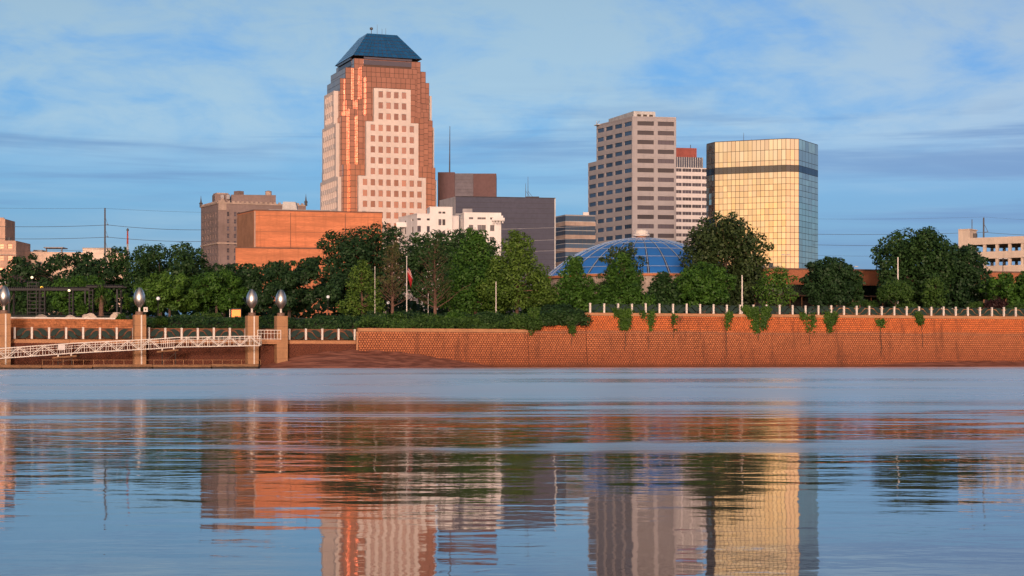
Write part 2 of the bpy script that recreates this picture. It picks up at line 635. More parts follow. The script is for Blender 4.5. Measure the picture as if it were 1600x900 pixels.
# the breeze reaches the far half of the river; the near water lies in the lee
lanes = nt.noise(nt.mapping(pos, (0.035, 0.15, 1)), 1.0, 5, 0.66, 0.8)
breeze = nt.ramp(yy, 44.0, 84.0)
mid = nt.ramp(sp.outputs[1], 14.0, 48.0)
lane = nt.math('MULTIPLY', nt.ramp(lanes, 0.50, 0.60), nt.ramp(sp.outputs[1], 20.0, 36.0))
ruffle = nt.math('MAXIMUM', breeze, nt.math('MULTIPLY', lane, 0.8))
calm = nt.math('MULTIPLY', mid, nt.math('SUBTRACT', 1.0, nt.math('MULTIPLY', breeze, 0.9)))
hgt = nt.math('ADD', nt.math('MULTIPLY', swell, nt.math('ADD', 0.014, nt.math('MULTIPLY', calm, 0.055))),
              nt.math('ADD', nt.math('MULTIPLY', rip, nt.math('ADD', 0.0038, nt.math('MULTIPLY', calm, 0.021))),
                      nt.math('MULTIPLY', chop, nt.math('MULTIPLY', ruffle, 0.006))))
bmp = nt.n('ShaderNodeBump')
bmp.inputs['Strength'].default_value = 1.0
bmp.inputs['Distance'].default_value = 1.0
nt.put(bmp.inputs['Height'], hgt)
fr = nt.n('ShaderNodeFresnel')
fr.inputs['IOR'].default_value = 1.36
gl = nt.n('ShaderNodeBsdfGlossy', distribution='GGX')
gl.inputs[0].default_value = (1, 1, 1, 1)
gust = nt.noise(nt.mapping(pos, (0.018, 0.045, 1), (0, 0, R(4))), 1.0, 5, 0.65, 0.4)
nt.put(gl.inputs['Roughness'], nt.math('MULTIPLY', nt.ramp(ruffle, 0, 1, 0.035, 0.40, False), nt.ramp(gust, 0.3, 0.65, 0.42, 1.12)))
nt.put(gl.inputs['Normal'], bmp.outputs[0])
df = nt.n('ShaderNodeBsdfDiffuse')
df.inputs[0].default_value = (0.125, 0.080, 0.072, 1)
mx = nt.n('ShaderNodeMixShader', i_0=fr.outputs[0])
nt.put(mx.inputs[1], df.outputs[0])
nt.put(mx.inputs[2], gl.outputs[0])
nt.n('ShaderNodeOutputMaterial', i_0=mx)
tag(MB().quad((-900, -400, 0), (900, -400, 0), (900, 400, 0), (-900, 400, 0)).build('river', M_RIVER),
    'calm river reflecting the skyline, ruffled along the far bank', 'river', kind='structure')

M_GROUND, nt = mat('park_ground')
tcn = nt.n('ShaderNodeTexCoord').outputs['Object']
ga = nt.noise(tcn, 0.12, 5, 0.6)
gb = nt.noise(tcn, 2.2, 4, 0.6)
gc = nt.mix(nt.ramp(ga, 0.35, 0.65), (0.028, 0.045, 0.014, 1), (0.060, 0.060, 0.026, 1))
gc = nt.mix(nt.ramp(gb, 0.45, 0.7, 0, 0.6), gc, (0.085, 0.060, 0.035, 1))
finish(nt, gc, 0.95, bump=gb, bstr=0.4)
xs = [-4000, -1200, -400, -200, -150] + [x for x in range(-140, 164, 3)] + [200, 400, 1200, 4000]
xs = sorted(xs + [-62.05, -61.95, -25.05, -24.95])
ts = [0.0, 2.5, 4.9, 5.1, 7.95, 8.0, 10, 12, 14, 17, 20, 24, 28, 33, 39, 45.1, 60, 90, 150, 300, 700, 2000, 7000]
gv = [(x, yw(x) + t + 0.45, gz(x, t)) for t in ts for x in xs]
nx = len(xs)
gf = [(j * nx + i, j * nx + i + 1, (j + 1) * nx + i + 1, (j + 1) * nx + i) for j in range(len(ts) - 1) for i in range(nx - 1)]
tag(MB().add(gv, gf).build('ground', M_GROUND), 'dark grassy riverbank park ground behind the walls', 'ground', kind='structure')

# ---- paved promenade behind the tall wall and on the lower terrace
M_PAVE = plain('paving', (0.30, 0.20, 0.14), 0.85, var=0.12, scale=0.6)
mb = MB()
px_ = [x for x in range(16, 160, 6)]
for a, b in zip(px_[:-1], px_[1:]):
    mb.quad(wallpt(a, 0.6) + V(0, 0, 9.08), wallpt(b, 0.6) + V(0, 0, 9.08), wallpt(b, 5.5) + V(0, 0, 9.08), wallpt(a, 5.5) + V(0, 0, 9.08))
px_ = [-138, -110, -85, -70, -55, -40, -25.2]
for a, b in zip(px_[:-1], px_[1:]):
    mb.quad(wallpt(a, 0.5) + V(0, 0, 4.43), wallpt(b, 0.5) + V(0, 0, 4.43), wallpt(b, 4.6) + V(0, 0, 4.43), wallpt(a, 4.6) + V(0, 0, 4.43))
tag(mb.build('promenade', M_PAVE), 'paved walkway along the river walls behind the scroll railings', 'walkway', kind='structure')

# ---- block walls
def block_material(name, fresh, silt, mud):
    M, nt = mat(name)
    gq = nt.n('ShaderNodeNewGeometry')
    sp = nt.n('ShaderNodeSeparateXYZ', i_0=gq.outputs['Position'])
    q = gq.outputs['Position']
    big = nt.noise(nt.mapping(q, (0.12, 0.12, 0.5)), 1.0, 5, 0.6)
    rnd = gq.outputs['Random Per Island']
    zz = nt.math('ADD', sp.outputs[2], nt.math('MULTIPLY', nt.math('SUBTRACT', big, 0.5), 0.9))
    cb = nt.mix(nt.ramp(zz, 0.8, 4.8), mud, silt)
    cb = nt.mix(nt.ramp(zz, 5.7, 6.6), cb, fresh)
    cb = nt.mix(nt.math('MULTIPLY', nt.ramp(zz, 0.9, 0.1), 0.75), cb, (0.07, 0.026, 0.016, 1))
    ring = nt.math('MULTIPLY', nt.ramp(nt.math('ABSOLUTE', nt.math('SUBTRACT', zz, 5.9)), 0.35, 0.0), 0.55)
    cb = nt.mix(ring, cb, (0.33, 0.20, 0.13, 1))
    blot = nt.noise(nt.mapping(q, (0.05, 0.05, 0.22)), 1.0, 4, 0.6)
    cb = nt.mix(nt.ramp(blot, 0.55, 0.72, 0, 0.5), cb, (0.17, 0.085, 0.055, 1))
    cb = nt.mix(nt.math('MULTIPLY', rnd, 0.36), cb, (0.20, 0.065, 0.030, 1))
    dr = nt.noise(nt.mapping(q, (0.42, 0.42, 0.05)), 1.0, 6, 0.72)
    cb = nt.mix(nt.ramp(dr, 0.52, 0.68, 0, 0.62), cb, (0.085, 0.040, 0.028, 1))
    finish(nt, cb, 0.92, bump=nt.noise(q, 5, 3, 0.6), bstr=0.4)
    return M


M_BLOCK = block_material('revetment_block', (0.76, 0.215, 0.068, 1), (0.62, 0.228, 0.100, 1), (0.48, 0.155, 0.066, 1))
M_BLOCKD = block_material('dark_red_block', (0.20, 0.070, 0.040, 1), (0.15, 0.050, 0.030, 1), (0.105, 0.036, 0.024, 1))  # pier wall blocks, a darker red at every height
M_JOINT = plain('wall_joint', (0.14, 0.046, 0.026), 0.95)


def block_wall(name, x0, x1, z0, z1, label, bw=0.44, bh=0.34, batter=0.10, off=0.0, gap=0.045, m=None, dense=False):
    mbk, mbb = MB(), MB()
    L = 0.0
    segs = []
    px = [x0] + [p[0] for p in WL if x0 < p[0] < x1] + [x1]
    for a, b in zip(px[:-1], px[1:]):
        pa, pb = wallpt(a, -off), wallpt(b, -off)
        segs.append((pa, pb))
    rows = int((z1 - z0) / bh)
    hh = (z1 - z0) / rows
    for pa, pb in segs:
        Ls, u, n = plan_side(pa, pb)
        mbb.quad(pa + n * (z1 - z0) * batter + V(0, 0, z0), pb + n * (z1 - z0) * batter + V(0, 0, z0), pb + V(0, 0, z1), pa + V(0, 0, z1))
        mbb.quad(pa + V(0, 0, z1), pb + V(0, 0, z1), pb - n * 0.8 + V(0, 0, z1), pa - n * 0.8 + V(0, 0, z1))
        nb = max(1, int(Ls / bw))
        w_ = Ls / nb
        for r in range(rows):
            z = z0 + r * hh
            sh = 0.5 if r % 2 else 0.0
            deep = gap * (1.0 + 0.7 * (1 - r / rows))
            for i in range(nb + (1 if sh == 0 else 0)):
                xa = max((i - sh * 1.0 + (0.5 if sh else -0.5) + 0.5 - 0.5) * w_, 0) if False else (i + sh) * w_ - 0.5 * w_
                xa, xb = max(xa + deep / 2, 0), min(xa + w_ - deep / 2, Ls)
                if xb - xa < 0.08:
                    continue
                p0 = 0.10 + random.uniform(-0.02, 0.03)
                base = (z1 - z) * batter
                top = (z1 - z - hh) * batter
                za, zb = z + 0.012, z + hh - deep * 0.7
                c = 0.05
                tp = (xb - xa) * (0.21 if z < 5.4 else 0.10)
                A = [pa + u * xa + n * base + V(0, 0, za), pa + u * xb + n * base + V(0, 0, za),
                     pa + u * (xb - tp) + n * top + V(0, 0, zb), pa + u * (xa + tp) + n * top + V(0, 0, zb)]
                B = [pa + u * (xa + c) + n * (base + p0) + V(0, 0, za + 0.02), pa + u * (xb - c) + n * (base + p0) + V(0, 0, za + 0.02),
                     pa + u * (xb - c * 0.5 - tp) + n * (top + p0) + V(0, 0, zb - c), pa + u * (xa + c * 0.5 + tp) + n * (top + p0) + V(0, 0, zb - c)]
                mbk.add(A + B, [(4, 5, 6, 7), (0, 1, 5, 4), (1, 2, 6, 5), (2, 3, 7, 6), (3, 0, 4, 7)])
    mid = wallpt((x0 + x1) / 2, 0)
    t = thing(name, label, 'wall', (mid.x, mid.y, 0))
    mbb.build('wall_core', M_JOINT, t)
    tag(mbk.build('block_courses', m or M_BLOCK, t), kind='stuff')
    return t


def coping(parent, x0, x1, z, h=0.55, d=0.75, off=0.15, step=5.0, m=None):
    n = max(1, int(round((x1 - x0) / step)))
    for i in range(n):
        a, b = x0 + (x1 - x0) * i / n, x0 + (x1 - x0) * (i + 1) / n
        pa, pb = wallpt(a, 0), wallpt(b, 0)
        L, u, nn = plan_side(pa, pb)
        mb = MB().obox(pa + nn * off + u * 0.015 + V(0, 0, z - h), u * (L - 0.03), -nn * d, V(0, 0, h))
        mb.build('coping_slab', m or M_TERRA, parent)


WT = block_wall('tall_river_wall', 12.4, 128, -0.6, 8.72, 'tall orange block wall under the long scroll railing, hung with vines')
coping(WT, 12.4, 128, 9.22, 0.50, 0.8, 0.16)
WL_ = block_wall('low_river_wall', -24.6, 2.58, -0.6, 5.8, 'orange block wall with plain flat coping and no railing', off=0.0)
coping(WL_, -24.6, 3.1, 6.35, 0.55, 0.85, 0.2, 3.4)
WS = block_wall('step_wall', 2.6, 12.38, -0.6, 7.1, 'stretch of block wall under the spilling shrubs, without any coping')
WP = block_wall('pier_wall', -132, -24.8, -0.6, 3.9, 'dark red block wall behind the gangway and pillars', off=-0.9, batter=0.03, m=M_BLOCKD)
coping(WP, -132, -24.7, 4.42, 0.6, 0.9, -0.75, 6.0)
for xj, zj in ((2.59, 5.8), (12.39, 7.1)):
    pj = wallpt(xj, 0)
    _, uj, nj = plan_side(wallpt(xj - 1, 0), wallpt(xj + 1, 0))
    MB().beam(pj + nj * ((zj + 0.6) * 0.10 + 0.02) + V(0, 0, -0.6), pj + nj * 0.02 + V(0, 0, zj), 0.22, 0.2).build('movement_joint', M_JOINT, WS)
# return face where the low wall steps forward
mb = MB()
pa = wallpt(-24.6, 0)
mb.obox(pa + V(-0.25, -0.1, -0.6), V(0.28, 0, 0), V(0, 1.6, 0), V(0, 0, 6.35))
mb.build('end_pier', M_TERRA, WL_)

# ---- mud and sand bars at the foot of the walls
M_MUD, nt = mat('red_mud')
tcn = nt.n('ShaderNodeTexCoord').outputs['Object']
a_ = nt.noise(nt.mapping(tcn, (0.25, 0.9, 3)), 1.0, 5, 0.6)
cm = nt.mix(nt.ramp(a_, 0.35, 0.65), (0.15, 0.052, 0.033, 1), (0.32, 0.130, 0.088, 1))
finish(nt, cm, 0.75, bump=a_, bstr=0.6, bdist=0.3)


def mudbar(name, x0, x1, h, w0, label, peak=0.35):
    nxx, nyy = 60, 16
    vs, fs = [], []
    for j in range(nyy + 1):
        for i in range(nxx + 1):
            s, t = i / nxx, j / nyy
            x = x0 + (x1 - x0) * s
            env = math.sin(math.pi * min(1, s / (2 * peak) if s < peak else 0.5 + (s - peak) / (2 * (1 - peak)))) ** 0.8
            y = yw(x) - w0 * (0.25 + 0.75 * env) * (1 - t) + 1.6 * t
            step = (math.floor(t * 4.2) + sm((t * 4.2 % 1) * 2.2)) / 4.2
            z = -0.25 + (h * env + 0.25) * step + 0.10 * math.sin(x * 1.7 + t * 9) * env * t
            vs.append((x, y, z))
    for j in range(nyy):
        for i in range(nxx):
            k = j * (nxx + 1) + i
            fs.append((k, k + 1, k + nxx + 2, k + nxx + 1))
    o = MB().add(vs, fs).build(name, M_MUD, smooth=True)
    return tag(o, label, 'mud bank', kind='structure')


mudbar('mud_bank', -40, -2, 3.0, 9.0, 'terraced red mud bank beside the last pillar', 0.42)
mudbar('sand_bar', 58, 120, 1.5, 6.0, 'low red sand bar under the tall wall', 0.45)
mudbar('mud_foot', -10, 70, 0.35, 2.6, 'thin strip of wet mud along the wall foot', 0.5)

# ------------------------------------------------------------------ buildings
G0 = 8.7


def copper_tower():
    d0 = 650.0
    cx, cy = at(590.5, d0), d0
    th = R(20.5)
    u = V(math.cos(th), math.sin(th), 0)
    v = V(-math.sin(th), math.cos(th), 0)
    t = thing('office_tower', 'tallest tower, stepped copper glass and pink granite under a blue hipped roof', 'tower', (cx, cy, G0))
    dz = 636.0

    def L(a, b, z=0.0):
        return V(cx, cy, z) + u * a + v * b

    core, gl = MB(), MB()
    # (half width along u, half depth along v, top row in the photograph)
    tiers = [(12.3, 12.3, 92), (14.9, 10.2, 105.5), (10.2, 14.9, 105.5), (16.6, 9.0, 122), (9.0, 16.6, 122),
             (14.8, 11.6, 157), (11.6, 14.8, 157), (14.5, 14.5, 172), (16.9, 12.1, 183), (12.1, 16.9, 183),
             (17.0, 15.0, 259), (15.0, 17.0, 259)]
    for i, (a, b, py) in enumerate(tiers):
        z1 = zat(py, dz)
        poly = [L(-a, -b), L(a, -b), L(a, b), L(-a, b)]
        core.prism([(p.x, p.y) for p in poly], G0 - 0.5, z1 - 0.01 * i, 0)
        zb = G0 + 18
        for p, q, ln in ((poly[0], poly[1], 2 * a), (poly[3], poly[0], 2 * b), (poly[1], poly[2], 2 * b)):
            nz = max(1, int(round((z1 - zb) / 1.92)))
            nxp = max(1, int(round(ln / 1.72)))
            sk = None
            if i == 0:
                sk = lambda ii, jj, nz=nz, nxp=nxp: jj == nz - 2 and 1 < ii < nxp - 2
            panels(gl, p, q, zb, z1 - 0.1, nxp, nz, 0.15, 0.05, 0.0035, skip=sk)
    core.build('dark_mullion_core', M_COPPERD, t)
    tag(gl.build('copper_glass_panels', M_COPPER, t), kind='stuff')
    # granite centre bays, stepped, front and both flanks
    fh = 3.83
    zt = zat(141, dz)
    for face in range(3):
        if face == 0:
            fu, fn, org = u, -v, lambda s, z: L(s, -18.3, z)
        elif face == 1:
            fu, fn, org = -v, -u, lambda s, z: L(-18.3, -s, z)
        else:
            fu, fn, org = v, u, lambda s, z: L(18.3, s, z)
        mbg = MB()
        hs = []
        specs = [(4, 6.75, zt - 3.08 * fh, zt, 3), (6, 9.6, zt - 8.1 * fh, zt - 3.08 * fh, 5), (8, 12.4, G0, zt - 8.1 * fh, 14)]
        for nc, hw, z0, z1, nr in specs:
            rows = sorted([(z1 - z0 - (r + 1) * fh + 0.55, z1 - z0 - (r + 1) * fh + 0.55 + 2.2) for r in range(nr) if z1 - z0 - (r + 1) * fh > -0.05])
            cols = breaks(2 * hw, nc, 1.66, pitch=2.86, start=hw - (nc - 1) * 1.43 - 0.83)
            hs += facade(mbg, org(-hw, z0), fu, fn, 2 * hw, z1 - z0, cols, rows, 0.35)
            # returns and top of the bay
            for s in (-1, 1):
                a_, b_ = org(s * hw, z0), org(s * hw, z0) - fn * 3.5
                if s > 0:
                    mbg.quad(a_, b_, b_ + V(0, 0, z1 - z0), a_ + V(0, 0, z1 - z0))
                else:
                    mbg.quad(b_, a_, a_ + V(0, 0, z1 - z0), b_ + V(0, 0, z1 - z0))
            mbg.quad(org(-hw, z1), org(hw, z1), org(hw, z1) - fn * 3.5, org(-hw, z1) - fn * 3.5)
            # thin vertical ribs between the windows
            for (c0, c1), (d0_, d1_) in zip(cols[:-1], cols[1:]):
                m_ = (c1 + d0_) / 2 - hw
                for e in (-0.22, 0.22):
                    mbg.obox(org(m_ + e - 0.03, z0 + 0.2) + fn * 0.001, fu * 0.06, fn * 0.10, V(0, 0, z1 - z0 - 1.2))
        mbg.build('granite_bay', M_GRANITE, t)
        windows(t, hs, fu, fn, M_WINCOP, M_COPPERD, 'bare', 0.004)
    # crown: dark strips, hipped glass roof, masts
    ze, zr = zat(91, 640), zat(56, 648)
    mb = MB()
    for (p, q) in ((L(-8.9, -12.36), L(8.9, -12.36)), (L(-12.36, 8.9), L(-12.36, -8.9))):
        ln, uu, nn = plan_side(p, q)
        zb = zat(104, 640)
        mb.obox(V(p.x, p.y, zb), uu * ln, nn * 0.06, V(0, 0, 1.7))
        mb.obox(V(p.x, p.y, ze - 1.0), uu * ln, nn * 0.5, V(0, 0, 0.7))
    mb.build('louvre_strip', M_DARKGLASS, t)
    rb, rt = 12.75, 5.5
    base = [L(-rb, -rb, ze), L(rb, -rb, ze), L(rb, rb, ze), L(-rb, rb, ze)]
    top = [L(-rt, -rt, zr), L(rt, -rt, zr), L(rt, rt, zr), L(-rt, rt, zr)]
    mbc = MB()
    mbc.add(base + top, [(0, 1, 5, 4), (1, 2, 6, 5), (2, 3, 7, 6), (3, 0, 4, 7), (4, 5, 6, 7), (3, 2, 1, 0)])
    roof = mbc.build('hipped_roof', M_MULL, t)
    mbp = MB()
    for i in range(4):
        b0, b1, t0, t1 = base[i], base[(i + 1) % 4], top[i], top[(i + 1) % 4]
        nn = (b1 - b0).cross(t0 - b0).normalized() * 0.07
        NX, NZ = 14, 7
        for j in range(NZ):
            f0, f1 = (j + 0.05) / NZ, (j + 0.95) / NZ
            for k in range(NX):
                g0, g1 = (k + 0.035) / NX, (k + 0.965) / NX
                P_ = lambda g, f: b0.lerp(b1, g).lerp(t0.lerp(t1, g), f) + nn
                mbp.quad(P_(g0, f0), P_(g1, f0), P_(g1, f1), P_(g0, f1))
    tag(mbp.build('roof_panels', M_ROOFBLUE, roof), kind='stuff')
    a = L(-3.9, -5.0, zr)
    MB().tube([a, a + V(0, 0, 1.5)], 0.1).lathe([(0.05, zr + 1.3), (0.55, zr + 1.5), (0.6, zr + 2.1), (0.3, zr + 2.3)], 10, c=(a.x, a.y)).build('rooftop_beacon', M_POLE, t)
    for s, h in ((-1.6, 3.6), (0.2, 2.2), (1.6, 2.4)):
        a = L(s, -4.6, zr)
        MB().tube([a, a + V(0, 0, h)], [0.07, 0.04], 5).build('rooftop_mast', M_POLE, t)


copper_tower()


def mirror_tower():
    FL, FR, CR, RF, LF = pt(1117, 569), pt(1228, 560), pt(1248, 561), pt(1278, 577), pt(1104, 574.5)
    zt = zat(216, 560)
    back = [(RF[0] - 4.0, RF[1] + 4.5), (LF[0] + 3.0, LF[1] + 22)]
    poly = [LF, FL, FR, CR, RF] + back
    t = thing('mirror_glass_tower', 'faceted mirror glass tower glowing gold, with one dark band near its top', 'tower', (at(1190, 575), 575, G0))
    ins = [Vector((p[0], p[1], 0)) for p in poly]
    c = sum(ins, V(0, 0, 0)) / len(ins)
    MB().prism([(c.x + (p.x - c.x) * 0.999, c.y + (p.y - c.y) * 0.999) for p in ins], G0 - 0.5, zt, 0).build('mullion_core', M_MULL, t)
    rows = []
    z = zt - 0.15
    # panes from the top: three tall rows, the dark band, then two rows a storey
    for h in (3.3, 3.3, 1.6):
        rows.append((z - h, z, 0))
        z -= h
    rows.append((z - 2.05, z, 1))
    z -= 2.05
    while z > G0 + 12:
        rows.append((z - 1.9, z, 0))
        z -= 1.9
    rest = MB()
    count = 0
    sides = [(FL, FR, 17, 1), (FR, CR, 3, 1), (CR, RF, 6, 0), (LF, FL, 3, 0), (RF, back[0], 3, 0), (back[1], LF, 10, 0)]
    for a, b, nxp, own in sides:
        ln, uu, nn = plan_side(a, b)
        pw = ln / nxp
        for (z0, z1, dark) in rows:
            h = z1 - z0
            for i in range(nxp):
                w_ = pw - 0.13
                hh = h - 0.13
                ctr = V(a[0], a[1], 0) + uu * (i + 0.5) * pw + nn * 0.03 + V(0, 0, (z0 + z1) / 2)
                tz, tx = random.gauss(0, 0.0055), random.gauss(0, 0.0045)
                if own and not dark and count < 296:
                    count += 1
                    key = ('pane', round(w_, 2), round(hh, 2))
                    if key not in WIN_CACHE:
                        m_ = MB().box(-w_ / 2, w_ / 2, -0.04, 0.0, -hh / 2, hh / 2)
                        WIN_CACHE[key] = m_.mesh('pane', M_GOLD)
                    put('pane', WIN_CACHE[key], t, frame_matrix(ctr, uu, nn) @ Matrix.Rotation(tz, 4, 'Z') @ Matrix.Rotation(tx, 4, 'X'))
                else:
                    Mx = frame_matrix(ctr, uu, nn) @ Matrix.Rotation(tz, 4, 'Z') @ Matrix.Rotation(tx, 4, 'X')
                    q_ = [Mx @ V(sx * w_ / 2, -0.04, sz * hh / 2) for sx, sz in ((-1, -1), (1, -1), (1, 1), (-1, 1))]
                    rest.quad(*q_, 1 if dark else 0)
    tag(rest.build('further_panes', [M_GOLD, M_GOLDBAND], t), kind='stuff')
    for pxx, h in ((1162, 3.4), (1174, 1.4), (1239, 1.5)):
        a = V(at(pxx, 572), 572, zt - 0.2)
        MB().tube([a, a + V(0, 0, h)], [0.09, 0.05], 5).build('rooftop_mast', M_POLE, t)


mirror_tower()


def beige_tower():
    C, RR, LL = pt(988, 680), pt(1056.5, 683), pt(932, 705)
    WG = pt(919, 712)
    zt = zat(183.5, 680)
    zw = zat(255, 712)
    t = thing('beige_office_tower', 'beige concrete office tower with long dark ribbon windows', 'tower', (C[0], C[1] + 8, G0))
    bk = (RR[0] - 12.0, RR[1] + 26)
    bl = (LL[0] + 6, LL[1] + 12)
    mb = MB()
    fh = 14.62 * 680 / FPX
    hs_all = []
    # front
    ln, uu, nn = plan_side(C, RR)
    nrow = 23
    rows = sorted([(zt - 1.35 - r * fh - 1.62 - (G0 - 0.5), zt - 1.35 - r * fh - (G0 - 0.5)) for r in range(nrow) if zt - 1.35 - r * fh - 1.62 > G0 + 2])
    hf = facade(mb, V(C[0], C[1], G0 - 0.5), uu, nn, ln, zt - G0 + 0.5, [(ln * 0.115, ln * 0.49), (ln * 0.58, ln * 0.95)], rows, 0.35)
    windows(t, hf, uu, nn, M_DARKGLASS, M_MULL, 'ribbon', 0.003)
    # flank
    ln2, u2, n2 = plan_side(LL, C)
    cols = [(ln2 * a, ln2 * b) for a, b in ((0.02, 0.21), (0.26, 0.46), (0.515, 0.72), (0.775, 0.98))]
    hf = facade(mb, V(LL[0], LL[1], G0 - 0.5), u2, n2, ln2, zt - G0 + 0.5, cols, rows, 0.35)
    windows(t, hf, u2, n2, M_BLUEGLASS, M_MULL, 'ribbon', 0.004)
    # lower wing
    ln3, u3, n3 = plan_side(WG, LL)
    rw = [r for r in rows if r[1] + G0 - 0.5 < zw - 0.5]
    hf = facade(mb, V(WG[0], WG[1], G0 - 0.5), u3, n3, ln3, zw - G0 + 0.5, [(0.4, ln3 - 0.6)], rw, 0.35)
    windows(t, hf, u3, n3, M_BLUEGLASS, M_MULL, 'ribbon', 0.004)
    for (p, q, z1) in ((RR, bk, zt), (bk, bl, zt), (bl, LL, zt), (bl, WG, zw)):
        mb.quad(V(p[0], p[1], G0), V(q[0], q[1], G0), V(q[0], q[1], z1), V(p[0], p[1], z1))
    mb.add([(p[0], p[1], zt) for p in (C, RR, bk, bl, LL)], [(0, 1, 2, 3, 4)])
    mb.add([(p[0], p[1], zw) for p in (WG, LL, bl)], [(0, 1, 2)])
    mb.build('facade', M_BEIGE, t)
    # shallow joints and parapet
    mbj = MB()
    for ln_, u_, n_, o_ in ((ln, uu, nn, C), (ln2, u2, n2, LL)):
        for r in range(1, 23):
            z = zt - 1.35 - r * fh + 0.62
            if z > G0 + 3:
                mbj.obox(V(o_[0], o_[1], z), u_ * ln_, n_ * 0.05, V(0, 0, 0.08))
        mbj.obox(V(o_[0], o_[1], zt - 0.05) - n_ * 0.3, u_ * ln_, n_ * 0.42, V(0, 0, 0.5))
    mbj.build('string_course', M_BEIGE, t)
    # roof house
    a, b, c_ = pt(990, 684), pt(1024, 686), pt(951, 707)
    zp = zat(173.5, 684)
    mbp = MB()
    mbp.prism([a, b, (b[0] - 8, b[1] + 20), (c_[0] + 3, c_[1] + 5), c_], zt - 0.2, zp)
    rh = mbp.build('roof_house', M_GREYW, t)
    ln4, u4, n4 = plan_side(a, b)
    for k in range(3):
        m_ = MB().obox(V(a[0], a[1], zt + 0.8) + u4 * (1.4 + k * 2.4), u4 * 1.5, n4 * 0.08, V(0, 0, 1.0))
        m_.build('louvre', M_MULL, rh)
    o = V(LL[0], LL[1], zt)
    MB().obox(o + n2 * 0.1, u2 * 3.2, n2 * 1.0, V(0, 0, 0.35)).beam(o + V(0, 0, 0.5), o + u2 * 2.4 + V(0, 0, 1.7), 0.15).tube([o, o + V(0, 0, 2.1)], 0.1, 5).build('window_cradle', M_GREYW, t)


beige_tower()


def striped_tower():
    d = 760
    A, B = pt(1050, 758), pt(1112, 762)
    t = thing('striped_tower', 'white and violet striped office tower with a red rooftop box', 'tower', (A[0] + 8, d + 8, G0))
    ln, uu, nn = plan_side(A, B)
    zt = zat(262, 760)
    bh = 11.25 * d / FPX
    mb = MB()
    rows = sorted([(zt - 0.4 - r * bh - bh * 0.47 - G0, zt - 0.4 - r * bh - G0) for r in range(19)])
    rows = [r for r in rows if r[0] > 1]
    k = 4
    cols = breaks(ln, k, ln / k - 0.35)
    hf = facade(mb, V(A[0], A[1], G0), uu, nn, ln, zt - G0, cols, rows, 0.25)
    windows(t, hf, uu, nn, M_DARKGLASS, M_GREYW, 'ribbon', 0.003)
    bk = [(B[0] - 6, B[1] + 18), (A[0] - 6, A[1] + 18)]
    for p, q in ((B, bk[0]), (bk[0], bk[1]), (bk[1], A)):
        mb.quad(V(p[0], p[1], G0), V(q[0], q[1], G0), V(q[0], q[1], zt), V(p[0], p[1], zt))
    mb.add([(p[0], p[1], zt) for p in (A, B, bk[0], bk[1])], [(0, 1, 2, 3)])
    mb.build('facade', M_STRIPE, t)
    z2 = zat(247, 765)
    o = V(A[0], A[1] + 1.5, zt - 0.05)
    MB().obox(o, uu * (ln * 0.79), -nn * 12, V(0, 0, z2 - zt)).build('louvred_storey', M_SLATE, t)
    mbf = MB()
    for i in range(14):
        mbf.obox(o + uu * (0.4 + i * ln * 0.79 / 14) + nn * 0.001, uu * 0.25, nn * 0.25, V(0, 0, z2 - zt))
    mbf.build('louvre_fins', M_GREYW, t)
    z3 = zat(233, 768)
    MB().obox(o + V(0, 2.5, z2 - zt + 0.02), uu * (ln * 0.645), -nn * 9, V(0, 0, z3 - z2)).build('red_roof_house', M_REDBOX, t)
    a = o + uu * ln * 0.5 + V(0, 4, z3 - zt)
    MB().tube([a, a + V(0, 0, 1.6)], 0.16, 5).build('rooftop_mast', M_POLE, t)


striped_tower()


